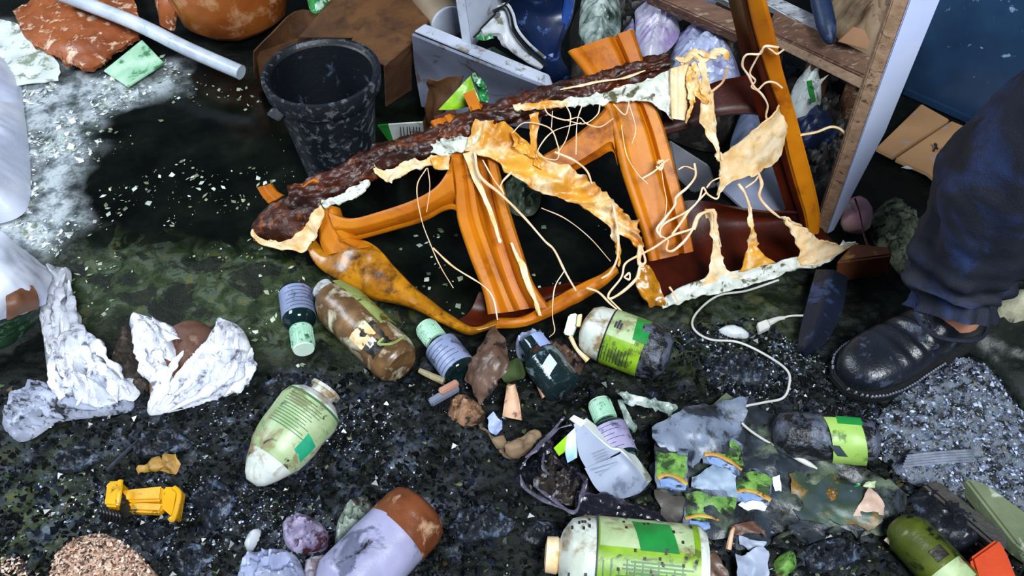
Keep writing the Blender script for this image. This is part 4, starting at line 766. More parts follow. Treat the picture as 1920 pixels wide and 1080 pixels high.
obj('trouser_leg', jeans_leg([P(1784, 590, .16), P(1800, 530, .2), P(1836, 445, .28), P(1900, 345, .38), P(2030, 225, .5), P(2220, 120, .6), P(2440, 60, .68)], [.05, .064, .078, .086, .09, .096, .1], 110, 44, 5), MT['jeans'], person, smooth=1.5)
obj('trouser_hem', tube([P(1784, 590, .16) + Vector((math.cos(t) * .051, math.sin(t) * .051, .004 * math.sin(3 * t))) for t in np.linspace(0, 2 * math.pi, 17)], .003, 60, 6), MT['jeans'], person)
# slab under and beside the boot
MT['slab'] = M('gritty_grey_slab', '#6d7582', '#4c5460', 30, .6, .8, 160, dirt='#101318', damt=.42, dscale=42, sharp=.1)
sbm = mound([(1640, 790), (1700, 720), (1780, 670), (1850, 690), (1905, 760), (1990, 860), (1980, 960), (1860, 950), (1700, 900), (1650, 850)], .022, .004, .03, .009, 40, 61, fine=(.012, 80))
at('gritty_slab', sbm, MT['slab'], 'rough grey gritty slab in front of the boot', 'slab')
chips('slab_grit', 'loose bluish grit on the rough slab in front of the boot', [([(1640, 790), (1700, 720), (1780, 670), (1850, 690), (1905, 760), (1990, 860), (1980, 960), (1860, 950), (1700, 900), (1650, 850)], 1)], 3500, (.001, .005), .5, ['#7d8cae', '#aab8da', '#4c576c', '#1a1e26', '#6a7066'], 78, .5, over=sbm[0])
at('dark_kerb', mound([(1790, 640), (1850, 560), (1990, 560), (1990, 860), (1905, 745), (1850, 685)], .035, .006, .03, .006, 14, 62, crumple=(.006, 20)), M('dark_green_slimy_stone', '#101a14', '#0a100c', 14, .5, .3, dirt='#24362a', damt=.3), 'dark slimy green stone behind the gritty slab at the right edge', 'stone')
at('pale_stone', mound([(1850, 580), (1890, 555), (1930, 560), (1940, 600), (1900, 612), (1862, 600)], .05, .004, .02, .012, 40, 63, base=.02, fine=(.008, 90)), M('yellowish_stone', '#a7a58c', '#7a7762', 30, .7, .5, dirt='#3a3c34', damt=.35), 'yellowish stone at the right edge beside the jeans', 'stone')
wb = empty('wire_bundle', P(1760, 860, .02), 'bundle of thin grey wires across the lower edge of the gritty slab', 'wires')
for i in range(5):
    yy = 852 + i * 5
    obj('wire', tube([(1700 - i * 2, yy + 3, .03), (1740, yy - 2, .036), (1790, yy - 6, .036), (1826, yy - 8, .032)], .0018, 24, 5), MT['stitch'], wb)
# ------------------------------------------------------------ bottles
MT['glass'] = M('dark_glass', '#0a1a1c', '#0e2426', 20, .08, .03, dirt='#2d4a4c', damt=.2)
MT['mint_cap'] = M('mint_cap', '#b5dcc4', '#8fbfa2', 20, .4, .1, dirt='#3c5f48', damt=.3, dscale=90)
MT['cap_top'] = M('pale_cap_top', '#e6f7ea', '#cdebd6', 20, .4, .05)
MT['grey_label'] = M('blue_grey_label', '#8f9bbf', '#74809f', 14, .45, .1, dirt='#4c5670', damt=.27, dscale=40, mud=.1)
MT['lilac_label'] = M('lilac_grey_label', '#a49fc0', '#8883a6', 14, .45, .1, dirt='#56526e', damt=.27, dscale=40)
MT['lime_label'] = M('lime_green_label', '#8cb424', '#628718', 18, .4, .08, dirt='#56661c', damt=.36, dscale=30, mud=.2, mscale=34)
MT['cream_label'] = M('cream_green_label', '#b4c69a', '#869f68', 18, .4, .08, dirt='#8a8460', damt=.38, dscale=26, mud=.2, mscale=34)
MT['dk_green'] = M('dark_green_print', '#1f8a3c', '#17662c', 20, .4, .08)
MT['teal'] = M('teal_print', '#2fae84', '#1f8a66', 25, .4, .05, dirt='#bfe8d2', damt=.22)
MT['white_bottle'] = M('soiled_white_bottle', '#dfe6e2', '#b9c0b2', 16, .35, .1, dirt='#8a7450', damt=.36, dscale=24, sharp=.25, mud=.14, mscale=26)
MT['rot'] = M('rotten_grey_crust', '#565d6c', '#242932', 40, .4, .9, 130, dirt='#0b0d11', damt=.5, dscale=44)
MT['brown_bottle'] = M('brown_stained_bottle', '#8a6a44', '#5f452a', 22, .3, .15, 80, dirt='#c9c3a8', damt=.3, dscale=22, sharp=.2, c3='#4a3722')
MT['olive_side'] = M('olive_green_label', '#a3b36c', '#7c8c48', 20, .35, .1, dirt='#4b4a22', damt=.3)
MT['grime'] = M('black_grime', '#14120f', '#2a241c', 30, .5, .5)
MT['green_ink'] = M('green_ink', '#4c7a4c', '#3c643c', 20, .5, 0)
def lines(ax, t0, t1, n, a0, a1, rr, th=.014, pf=None, skew=0, across=True, dent=None):
    out = []
    for i in range(n):
        if across:
            t = lerp(t0, t1, i / max(1, n - 1)); cut = a1 - (a1 - a0) * .35 * random.random()
            out.append(ax.wrap(t, t + .008, a0, cut, rr, th, 2, 8, skew=skew, pf=pf, dent=dent))
        else:
            a_ = lerp(a0, a1, i / max(1, n - 1)); out.append(ax.wrap(t0 + (t1 - t0) * .2 * random.random(), t1 - (t1 - t0) * .3 * random.random(), a_, a_ + 2.2, rr, th, 5, 2, pf=pf, dent=dent))
    return join(*out)
def vial(label, a, b, rpx, lab_mat, t_lab=(.06, .48), k=1.):
    m0 = ((a[0] + b[0]) / 2, (a[1] + b[1]) / 2, .02); ax = Axis(a, b, rpx * mpp(*m0))
    r = empty('medicine_bottle', ax.a.copy(), label, 'bottle', 'small medicine bottles')
    obj('glass', ax.lathe(rings([(0, .5), (0, .9), (.03, 1), (.5, 1), (.56, .93), (.61, .7), (.64, .52), (.72, .5)], 40), 32), MT['glass'], r)
    c = obj('cap', ax.lathe([(.665, .5), (.665, .68), (.69, .7), (.7, .66), (.97, .66), (.985, .62), (.985, .2)], 32), MT['mint_cap'], r)
    obj('cap_top', ax.lathe([(.98, .2), (.98, .63), (1, .6), (1.002, .1)], 32), MT['cap_top'], c)
    obj('cap_ridges', join(*[ax.wrap(.72, .94, q * 15, q * 15 + 5, .69, .03, 2, 3) for q in range(24)]), MT['mint_cap'], c, kind='stuff')
    l = obj('label', ax.wrap(t_lab[0], t_lab[1], -150, 150, 1.02, .03, 6, 40), lab_mat, r)
    obj('printed_text', lines(ax, t_lab[0] + .05, t_lab[1] - .06, 6, -60, 40, 1.03), MT['ink'], l, kind='stuff')
    return r
vial('small medicine bottle, grey label, mint cap towards the viewer, left of the brown bottle', (553, 545, .022), (570, 656, .022), 31, MT['grey_label'])
vial('small medicine bottle, grey label, mint cap to the upper left, below the seat rim', (866, 700, .022), (797, 612, .022), 33, MT['grey_label'], (.06, .55))
vial('small medicine bottle with lilac label standing behind the grey folded carton', (1165, 862, .022), (1122, 752, .03), 33, MT['lilac_label'], (.06, .52))
# brown stained bottle
ax = Axis((752, 686, .032), (608, 545, .036), 47 * mpp(690, 620, .03))
dn = lambda t, an: 1 - .16 * math.exp(-((t - .25) / .14) ** 2 - ((an if an < 180 else an - 360) / 60) ** 2)
r = empty('plastic_bottle', ax.a.copy(), 'brown stained plastic bottle with a rotten hole, under the gold seat rim', 'bottle')
obj('body', ax.lathe(rings([(0, .5), (.0, .72), (.03, .86), (.1, .96), (.2, 1), (.7, 1), (.82, .93), (.9, .78), (.95, .55), (.97, .42)], 50), 40, .05, 20, 3, dn), MT['brown_bottle'], r)
obj('neck', ax.lathe([(.96, .4), (1.0, .4), (1.0, .46), (1.03, .46), (1.03, .3)], 24, .05), MT['off_white'], r)
obj('label', ax.wrap(.3, .92, 38, 95, 1.03, .02, 20, 14, .04, 20, 3, pf=lambda t: 1 if t < .75 else 1 - (t - .75) * 1.1), MT['olive_side'], r, label='olive label strip')
obj('hole_crust', ax.wrap(.12, .36, -35, 30, 1.03, .03, 18, 18, .12, 50, 4, dent=dn), MT['grime'], r, label='black rotten patch')
obj('peeled_film', ax.wrap(.26, .4, -40, 15, 1.05, .015, 10, 16, .13, 60, 7, dent=dn), MT['melt_pale'], r, label='peeling cream film')
obj('peeled_film', ax.wrap(.2, .26, -22, 2, 1.07, .015, 8, 8, .12, 60, 9, dent=dn), MT['white_bottle'], r)
obj('twig', tube([ax.pt(.1, 1.04, 60), ax.pt(.08, 1.05, 20), ax.pt(.15, 1.08, 0), ax.pt(.16, 1.08, 15)], .0022, 24, 6), MT['olive_side'], r)
# cream tapered bottle
ax = Axis((472, 905, .02), (606, 738, .04), 62 * mpp(560, 810, .03))
pfun = [(0, .2), (.04, .36), (.15, .6), (.32, .86), (.5, .97), (.78, 1), (.88, .9), (.94, .66), (.965, .4)]
tp = lambda t: float(np.interp(t, [q[0] for q in pfun], [q[1] for q in pfun]))
r = empty('plastic_bottle', ax.a.copy(), 'crushed cream plastic bottle with green print, tapering to a point', 'bottle')
obj('body', ax.lathe(rings(pfun, 60), 40, .03, 25, 4), MT['white_bottle'], r)
obj('neck', ax.lathe([(.96, .4), (1.02, .4), (1.02, .5), (1.05, .5), (1.06, .2)], 24, .06, 60), MT['white_bottle'], r)
l = obj('label', ax.wrap(.25, .86, -75, 65, 1.03, .02, 24, 24, .02, 25, 4, pf=tp), MT['cream_label'], r)
obj('label_band', ax.wrap(.84, .862, -70, 90, 1.045, .02, 3, 24, pf=tp), MT['green_ink'], l)
obj('printed_text', lines(ax, .5, .8, 12, -50, 25, 1.05, pf=tp), MT['green_ink'], l, kind='stuff')
obj('emblem', ax.wrap(.38, .56, 22, 52, 1.055, .02, 8, 8, .02, skew=-.04, pf=tp), MT['teal'], l, label='teal printed emblem')
# white bottle with lime label under the chair rim
ax = Axis((1252, 672, .032), (1092, 612, .034), 52 * mpp(1160, 640, .03))
r = empty('plastic_bottle', ax.a.copy(), 'white plastic bottle with lime green label and rotten grey end, by the chair rim', 'bottle')
obj('body', ax.lathe(rings([(.28, .9), (.3, 1), (.72, 1), (.86, .95), (.94, .8), (.98, .5), (1, .3)], 40), 40, .02, 25, 5), MT['white_bottle'], r)
obj('rotten_end', ax.lathe(rings([(-.02, .3), (.0, .7), (.06, .9), (.2, 1), (.34, 1.03)], 50), 40, .14, 35, 6), MT['rot'], r, label='rotten grey end')
l = obj('label', ax.wrap(.26, .68, -80, 80, 1.03, .02, 16, 28, .015), MT['lime_label'], r)
obj('label_panel', ax.wrap(.36, .68, 2, 80, 1.045, .02, 10, 14), MT['cream_label'], l, label='cream upper panel of the label')
obj('emblem', ax.wrap(.26, .42, 10, 70, 1.06, .02, 8, 10, skew=.05), MT['dk_green'], l, label='dark green printed shape')
obj('label_edge', ax.wrap(.68, .695, -80, 85, 1.045, .03, 3, 24), MT['black'], l, label='black label edge')
obj('printed_text', join(lines(ax, .38, .66, 9, -55, -10, 1.045), *[ax.wrap(.55 + .03 * i, .57 + .03 * i, 20, 34 + 6 * (i % 2), 1.06, .014, 2, 4) for i in range(3)]), MT['ink'], l, kind='stuff')
at('plastic_tab', prism([(1066, 590, .05), (1081, 586, .05), (1082, 606, .045), (1072, 630, .035), (1056, 626, .035)], (.003, .006, -.012), .002), MT['cap_top'], 'flat white tab with a hole, left of the lime-labelled bottle', 'tab')
at('cotton_stick', tube([(1070, 632, .03), (1082, 655, .03), (1102, 676, .02)], [.004, .003, .005], 20, 8), MT['melt_pale'], 'short cream stick under the neck of the lime-labelled bottle', 'stick')
at('bottle_ring', prism([(1083, 590, .055), (1091, 588, .055), (1088, 612, .05), (1080, 612, .05)], (.002, .004, -.008), .001), MT['melt_pale'], 'small cream collar against the shoulder of the lime-labelled bottle', 'collar')
# dirty bottle with green label at right
ax = Axis((1640, 828, .03), (1450, 812, .03), 44 * mpp(1550, 820, .03))
r = empty('plastic_bottle', ax.a.copy(), 'mud-black bottle with a light green label, in front of the boot', 'bottle')
obj('body', ax.lathe(rings([(-.02, .3), (0, .7), (.06, .92), (.2, 1), (.8, 1), (.92, .9), (.98, .6), (1, .3)], 40), 40, .1, 40, 7), MT['rot'], r)
l = obj('label', ax.wrap(.17, .5, -70, 52, 1.1, .03, 12, 22, .03, skew=.12), M('pale_green_label', '#9cc060', '#7ea446', 12, .4, .08, dirt='#4c6a2c', damt=.32, mud=.15, mscale=40), r)
obj('emblem', ax.wrap(.2, .44, 34, 56, 1.125, .02, 8, 8), MT['dk_green'], l, label='dark green printed corner')
obj('print_box', ax.wrap(.38, .48, -40, -15, 1.125, .02, 4, 6, skew=.1), MT['ink'], l)
# lime bottle at the bottom edge
ax = Axis((1318, 1068, .035), (1030, 1040, .035), 78 * mpp(1170, 1060, .03))
r = empty('plastic_bottle', ax.a.copy(), 'big plastic bottle with a lime green label at the bottom edge', 'bottle')
obj('body', ax.lathe(rings([(0, .6), (.0, .9), (.04, 1), (.78, 1), (.86, .9), (.92, .6), (.94, .36)], 40), 44, .03, 25, 8), MT['white_bottle'], r)
obj('cap', ax.lathe([(.93, .36), (.95, .44), (1.02, .42), (1.03, .2)], 28), MT['melt_pale'], r, label='tan cap')
l = obj('label', ax.wrap(.06, .7, -85, 75, 1.03, .02, 16, 30, .012), MT['lime_label'], r)
obj('label_panel', ax.wrap(.1, .69, 18, 74, 1.042, .02, 10, 16), MT['cream_label'], l, label='cream upper panel of the label')
obj('emblem', ax.wrap(.22, .46, 16, 62, 1.055, .02, 8, 10, skew=.05), MT['dk_green'], l, label='dark green printed shape')
obj('label_edge', ax.wrap(.7, .71, -80, 80, 1.045, .03, 3, 24), MT['ink'], l)
obj('printed_text', join(lines(ax, .1, .66, 14, -60, 0, 1.045, across=False), lines(ax, .12, .66, 12, -50, 5, 1.045)), MT['green_ink'], l, kind='stuff')
obj('mud_spots', join(*[ax.wrap(t_, t_ + .015, a_, a_ + 4, 1.06, .03, 3, 3, .05) for t_, a_ in [(random.uniform(.08, .9), random.uniform(-40, 70)) for _ in range(46)]]), MT['grime'], r, kind='stuff')
# lilac bottle at the bottom edge
ax = Axis((792, 950, .03), (640, 1110, .03), 68 * mpp(720, 1020, .03))
r = empty('plastic_bottle', ax.a.copy(), 'lilac-grey bottle with a brown wet base, lying at the bottom edge', 'bottle')
obj('body', ax.lathe(rings([(.26, .6), (.28, .97), (.34, 1), (.95, 1), (1.1, .7), (1.2, .3)], 30), 40, .03, 25, 9), M('lilac_plastic', '#a5a4c6', '#84859f', 10, .35, .1, dirt='#5c5f78', damt=.36, dscale=18, mud=.16, mscale=22), r)
obj('base', ax.lathe(rings([(-.02, .3), (0, .75), (.05, .93), (.14, 1), (.34, 1.02)], 40), 40, .05, 25, 10), M('brown_wet_base', '#7a4426', '#5a2f1a', 16, .3, .2, dirt='#b08a6c', damt=.28), r, label='brown wet base')
# dark green bottle bottom right
ax = Axis((1805, 1110, .03), (1680, 975, .03), 44 * mpp(1750, 1040, .03))
r = empty('plastic_bottle', ax.a.copy(), 'dark olive bottle with black spots near the bottom right corner', 'bottle')
obj('body', ax.lathe(rings([(0, .6), (.02, .9), (.08, 1), (.8, 1), (.95, .7), (1, .4)], 30), 32, .04, 25, 11), M('olive_plastic', '#566018', '#2e3a10', 12, .35, .2, dirt='#0c0f08', damt=.3), r)
obj('label', ax.wrap(.05, .3, -60, 60, 1.03, .02, 8, 16, .02), MT['cream_label'], r)
obj('emblem', ax.wrap(.36, .5, 5, 40, 1.05, .03, 8, 8, .08, 60), MT['grime'], r)
# clear glass bottle
ax = Axis((1058, 730, .028), (990, 640, .03), 38 * mpp(1030, 690, .03))
r = empty('glass_bottle', ax.a.copy(), 'small clear bottle full of murky water among the sticks', 'bottle')
obj('glass', ax.lathe(rings([(0, .4), (0, .85), (.04, 1), (.6, 1), (.75, .7), (.8, .5), (1, .45), (1, .3)], 40), 32, .04, 30), M('murky_glass', '#26383c', '#16262a', 16, .06, .15, 60, dirt='#7f96a0', damt=.27, dscale=30, trans=.35), r)
obj('label', ax.wrap(.66, .92, 20, 60, .95, .03, 6, 8, .03), M('pale_blue_label', '#a9bce6', '#7f94c4', 20, .4, .1), r)
obj('glint_patch', ax.wrap(.22, .42, -10, 28, 1.03, .02, 6, 8, .04, skew=.1), M('white_glint', '#dfeaf0', '#9fb4bf', 20, .3, .1), r, label='white glint painted onto the bottle')  # highlight on the glass built as a pale raised patch

# ------------------------------------------------------------ sticks and small litter
MT['stick'] = M('pale_wood', '#d9b394', '#bf9270', 30, .6, .2, dirt='#5a4030', damt=.25, dscale=60)
at('wooden_stick', patch([[(952, 724, .05), (966, 720, .05)], [(946, 752, .035), (974, 752, .035)], [(942, 780, .02), (978, 788, .02)]], 8, 12, .008, wprof([(0, 0), (.3, 1), (.7, 1), (1, 0)], .005)), MT['stick'], 'flared cream wooden stick, thick end down, with dark holes', 'stick')
at('wooden_stick', patch([[(995, 688, .04), (999, 686, .04)], [(1006, 716, .03), (1018, 708, .03)], [(1018, 746, .02), (1032, 738, .02)]], 8, 12, .007, wprof([(0, 0), (.5, 1), (1, 0)], .005)), MT['stick'], 'slim cream wooden stick leaning on the clear bottle', 'stick')
at('wooden_stick', tube([(786, 694, .025), (810, 706, .022), (832, 716, .02)], [.0045, .005, .006], 14, 8, .2), M('dull_stick', '#a59a78', '#7f7656', 30, .6, .2), 'dull olive stick below the second small bottle', 'stick')
br = empty('brush', P(830, 740, 0), 'small brush with a pink-brown and grey back and dark bristles', 'brush')
obj('back', block((805, 752, .03), (858, 722, .032), .012, .012, .002), MT['grey_panel'], br)
obj('back', block((824, 733, .038), (858, 714, .038), .012, .008, .002), M('pink_wood', '#b98a76', '#9a6c58', 20, .6, .1), br, label='pink-brown half of the back')
obj('bristles', join(*[tube([P(808 + i * 1.25 + random.uniform(-2, 2), 752 - i * .7 + random.uniform(-2, 4), .024), P(806 + i * 1.4 + random.uniform(-8, 8), 772 - i * .5 + random.uniform(-5, 8), .004)], .0008, 3, 4) for i in range(46)]), MT['black'], br, kind='stuff')
MT['shard'] = M('muddy_brown_shard', '#6e5648', '#4a382e', 18, .4, .3, 80, dirt='#1f1a18', damt=.33, dscale=30)
at('brown_shard', patch([[(925, 612, .05), (952, 640, .06), (955, 690, .05)], [(900, 640, .05), (932, 672, .065), (935, 715, .045)], [(882, 675, .04), (905, 700, .05), (920, 735, .03)], [(872, 710, .015), (888, 735, .02), (900, 760, .01)]], 24, 24, .008, None, .01, 30, 71, .004), MT['shard'], 'curved muddy brown shard standing below the chair rim', 'shard')
at('tan_lump', mound([(838, 775), (850, 745), (880, 745), (905, 765), (910, 785), (880, 800), (855, 795)], .025, .003, .015, .01, 50, 72, crumple=(.01, 60)), M('tan_rotten_lump', '#a0785a', '#6a5038', 40, .6, .4, dirt='#2a2018', damt=.35, dscale=60), 'tan rotten lump beside the brush', 'lump')
at('tan_lump', mound([(995, 655), (1035, 640), (1070, 655), (1095, 680), (1080, 705), (1050, 690), (1010, 690)], .02, .003, .015, .01, 50, 73, crumple=(.01, 60)), MT['shard'], 'brown muddy lump between the clear bottle and the lime-labelled bottle', 'lump')
at('foil', mound([(965, 640), (985, 625), (1025, 640), (1030, 662), (1000, 680), (972, 668)], .03, .003, .015, .008, 60, 74, (.5, .04, .012, .01), crumple=(.012, 60)), M('blue_grey_foil', '#aab6d4', '#3c4456', 40, .3, .4, dirt='#14181e', damt=.4, dscale=50), 'crumpled blue-grey foil below the chair rim', 'foil')
at('cap', tube([P(945, 700, .015), P(975, 690, .03)], [.016, .017], 6, 18, .1), M('dull_green_cap', '#54663e', '#2f3c24', 20, .4, .2), 'dull green cap above the flared cream stick', 'cap')
at('paper_scrap', patch([[(914, 785, .03), (926, 772, .035)], [(918, 808, .02), (940, 790, .025)], [(930, 815, .012), (942, 806, .015)]], 10, 12, .002, None, .006, 60, 75, .003), M('bluish_paper', '#b4c2e8', '#8fa0cc', 30, .5, .1, dirt='#4c5878', damt=.27), 'small bluish-white paper scrap left of the flared cream stick', 'paper')
tb = at('torn_flap', patch([[(903, 795, .015), (925, 818, .03), (940, 845, .015)], [(930, 828, .03), (955, 838, .04), (960, 858, .02)], [(965, 826, .035), (985, 830, .04), (985, 850, .02)], [(1008, 808, .03), (1012, 814, .03), (1014, 822, .02)]], 18, 24, .003, None, .008, 40, 76, .004), MT['brown_bag'], 'torn brown cardboard flap curling up below the bluish paper scrap', 'cardboard')
# folded grey carton
MT['carton_grey'] = M('grey_white_carton', '#9da7bc', '#838da2', 8, .5, .08, dirt='#667083', damt=.3, dscale=25)
ct = empty('carton', P(1140, 880, 0), 'folded grey-white carton with faint printing, in the middle of the near litter', 'carton')
obj('panel', patch([[(1076, 795, .055), (1088, 790, .055)], [(1085, 850, .04), (1140, 838, .055)], [(1100, 880, .035), (1165, 845, .06)]], 12, 14, .003), MT['carton_grey'], ct)
obj('panel', patch([[(1096, 878, .036), (1152, 856, .058), (1166, 848, .058)], [(1118, 916, .03), (1176, 885, .05), (1190, 872, .048)], [(1150, 940, .012), (1196, 926, .02), (1216, 908, .02)]], 14, 14, .003), MT['carton_grey'], ct)
obj('side', patch([[(1088, 790, .054), (1100, 784, .045)], [(1142, 836, .054), (1160, 830, .03)], [(1168, 846, .058), (1182, 842, .03)], [(1216, 906, .02), (1224, 898, .005)]], 8, 20, .003), MT['paper_white'], ct)
obj('flap', patch([[(1068, 785, .06), (1076, 778, .06)], [(1090, 800, .056), (1100, 790, .054)]], 6, 8, .003), MT['paper_white'], ct)
obj('printed_text', join(*[tube([(1110 + i * 7, 896 + i * 5 - 22 + 8, .0465 - i * .003), (1158 + i * 6, 872 + i * 6 - 6, .057 - i * .005)], .0007, 6, 4) for i in range(6)] + [tube([(1112 + i * 3, 852 + i * 5, .052), (1136 + i * 3, 842 + i * 5, .058)], .0006, 5, 4) for i in range(4)]), M('faint_ink', '#8a94a8', '#7c869a', 10, .5, 0), ct, kind='stuff')
pk = empty('packet', P(1060, 840, 0), 'small pale blue and lime packet between the black bag and the grey carton', 'packet')
obj('front', patch([[(1064, 815, .05), (1078, 802, .055)], [(1060, 845, .04), (1082, 838, .04)], [(1064, 868, .025), (1082, 858, .03)]], 10, 10, .003), M('pale_blue_print', '#bfe0f2', '#7fb2dc', 25, .4, .08), pk)
obj('side', patch([[(1038, 840, .035), (1064, 815, .05)], [(1048, 855, .03), (1060, 845, .04)]], 8, 8, .003), MT['lime'], pk)
# black bag with its twisted tail
MT['black_bag'] = M('black_bin_bag', '#0d0e14', '#1a1a24', 18, .22, .5, 50, dirt='#4c4656', damt=.24, dscale=30)
bg = empty('bin_bag', P(1030, 890, 0), 'torn black plastic bag with a mouth full of dirt and a twisted tail', 'bag')
obj('pouch', mound([(965, 875), (985, 850), (1015, 830), (1050, 790), (1062, 786), (1040, 830), (1090, 880), (1108, 905), (1085, 960), (1040, 940), (985, 905)], .022, .004, .02, .012, 40, 77, (-.9, .06, .016, .012), crumple=(.012, 50)), MT['black_bag'], bg)
obj('contents', mound([(1010, 880), (1035, 850), (1060, 875), (1090, 905), (1078, 945), (1040, 935), (1000, 905)], .024, .004, .02, .016, 60, 78, base=.018, crumple=(.012, 60)), M('wet_dirt', '#3a332e', '#1a1614', 60, .35, .6, dirt='#8f8a90', damt=.32, dscale=70), bg, label='wet dirt inside the bag')
for i, pts in enumerate([[(975, 880), (1000, 845), (1030, 815), (1058, 782)], [(985, 858), (1015, 835), (1045, 805), (1072, 796)], [(1000, 910), (1035, 935), (1076, 960), (1092, 925), (1100, 900)], [(975, 890), (985, 915), (1020, 938), (1074, 962)], [(1020, 850), (1018, 875), (1030, 890)]]):
    obj('fold', tube([(p[0], p[1], .045 if i < 4 else .055) for p in pts], [.0016, .003, .002, .0016], 60, 8, 1.2, i, .5), M('pale_fold', '#5c586a', '#2c2a36', 60, .25, .5, dirt='#b0aabc', damt=.25, dscale=60) if i == 0 else bpy.data.materials['pale_fold'], bg)
for i in range(4):
    obj('tail', tube([(1080, 930 + i * 9, .03), (1150, 945 + i * 12, .035), (1220, 968 + i * 11, .035), (1280, 1000 + i * 6, .03), (1345, 1032 + i * 2, .015)], [.006, .01, .008, .007, .003], 90, 10, 1.1, i + 20, .5), MT['black_bag'], bg)
# clear film strip
at('plastic_film', patch([[(1155, 738, .03), (1162, 736, .035)], [(1185, 758, .035), (1200, 742, .04)], [(1222, 768, .035), (1228, 750, .04)], [(1258, 778, .035), (1262, 758, .035)], [(1240, 795, .02), (1268, 765, .03)]], 10, 34, .002, None, .014, 40, 79, .005), MT['bag_green'], 'crumpled clear film strip right of the lilac-labelled small bottle', 'film')
at('plastic_film', patch([[(1158, 750, .03), (1168, 748, .03)], [(1172, 790, .02), (1184, 785, .02)], [(1182, 812, .01), (1192, 808, .01)]], 8, 16, .002, None, .012, 40, 80, .004), MT['bag_green'], 'narrow film shred hanging below the crumpled clear film strip', 'film')
# cartons in a pulp: green packs with rainbow print
MT['grass_print'] = M('grass_green_print', '#74a04a', '#3c6a28', 60, .5, .25, dirt='#2a4420', damt=.45, dscale=50, mud=.28, mscale=30)
MT['sky_print'] = M('blue_print', '#5f82b8', '#8ea4ca', 30, .5, .1, mud=.28, mscale=30)
MT['arc_print'] = M('yellow_arc_print', '#b8963a', '#a8702c', 40, .5, .1, mud=.25, mscale=40)
MT['pulp'] = M('wet_grey_card', '#7a869a', '#525d6e', 18, .4, .3, 70, dirt='#262c34', damt=.42, dscale=24, sharp=.15, mud=.25, mscale=20)
def gpack(label, c, z=.012, seed=0, mats=True):
    """c: four corners (top left, top right, bottom right, bottom left)"""
    r = empty('carton', P(*c[3], 0), label, 'carton', None); L = lambda u, v: (lerp(lerp(c[0][0], c[1][0], u), lerp(c[3][0], c[2][0], u), v), lerp(lerp(c[0][1], c[1][1], u), lerp(c[3][1], c[2][1], u), v), z + .003 * (1 - v))
    def reg(v0, v1, u0=0, u1=1): return [[L(u0, v0), L((u0 + u1) / 2, v0), L(u1, v0)], [L(u0, (v0 + v1) / 2), L((u0 + u1) / 2, (v0 + v1) / 2), L(u1, (v0 + v1) / 2)], [L(u0, v1), L((u0 + u1) / 2, v1), L(u1, v1)]]
    obj('panel', patch(reg(.0, 1), 16, 16, .004, None, .004, 30, seed, .004), MT['pulp'], r)
    obj('green_print', patch([[q for q in rr] for rr in reg(.12, .7, .03, .97)], 16, 14, .0022, lambda u, v: .0015, .004, 30, seed, .006), MT['grass_print'], r)
    obj('blue_print', patch(reg(.78, .98, .12, .94), 14, 8, .0022, lambda u, v: .0015, .004, 30, seed, .004), MT['sky_print'], r)
    obj('rainbow_print', tube([V3(L(.03, .78)) + Vector((0, 0, .0025)), V3(L(.3, .68)) + Vector((0, 0, .003)), V3(L(.65, .7)) + Vector((0, 0, .003)), V3(L(.97, .82)) + Vector((0, 0, .0025))], .0026, 24, 8, .6, seed, .4), MT['arc_print'], r)
    return r
gpack('small green carton with a blue and yellow print standing nearest the grey folded carton', [(1226, 835), (1290, 842), (1290, 925), (1232, 915)], .028, 1)
gpack('wet green carton with faded blue print, below the first green carton', [(1286, 912), (1382, 926), (1366, 1000), (1280, 990)], .014, 2)
gpack('wet green carton lying under the loop of the white cable', [(1316, 795), (1396, 832), (1392, 895), (1318, 868)], .018, 3)
gpack('dark sodden green carton below the cable, to the right of the other cartons', [(1380, 872), (1450, 885), (1446, 952), (1376, 938)], .012, 4)
MT['pulp_dark'] = M('dark_sodden_pulp', '#2e3844', '#20262c', 16, .4, .4, 80, dirt='#56624e', damt=.33, dscale=20, sharp=.2, mud=.3, mscale=14, c3='#3a4450')
at('card_sheet', patch([[(1270, 790, .006), (1380, 745, .008), (1480, 800, .008), (1540, 870, .006)], [(1232, 850, .008), (1360, 830, .01), (1480, 850, .01), (1640, 885, .008)], [(1236, 930, .008), (1380, 930, .01), (1520, 930, .01), (1700, 940, .008)], [(1280, 1000, .005), (1380, 1020, .006), (1520, 1010, .006), (1670, 990, .005)]], 50, 40, .003, None, .012, 16, 180, .02), MT['pulp_dark'], 'wide dark layer of sodden cardboard pulp under the green cartons', 'cardboard')
at('card_sheet', patch([[(1225, 800, .03), (1300, 760, .03), (1400, 750, .02)], [(1232, 836, .03), (1310, 810, .03), (1395, 800, .02)], [(1296, 880, .018), (1330, 860, .018), (1400, 850, .012)]], 24, 20, .003, None, .01, 20, 81, .008), MT['pulp'], 'sodden grey cardboard sheet inside the loop of the white cable', 'cardboard')
at('card_sheet', patch([[(1296, 898, .02), (1340, 872, .022), (1378, 892, .02)], [(1300, 912, .02), (1345, 905, .024), (1380, 920, .02)], [(1330, 925, .016), (1360, 935, .018), (1378, 942, .014)]], 18, 16, .003, None, .008, 30, 82, .006), M('pale_blue_card', '#93a5ba', '#6c8096', 20, .5, .1, dirt='#4c5a68', damt=.28), 'pale blue paper layer between the green cartons', 'paper')
at('card_sheet', patch([[(1232, 920, .012), (1290, 935, .012)], [(1240, 960, .01), (1285, 975, .01)], [(1260, 985, .006), (1280, 995, .006)]], 12, 14, .003, None, .006, 25, 83, .006), M('dark_card', '#4a4640', '#34302c', 14, .5, .2), 'dark brown-grey card below the first green carton', 'cardboard')
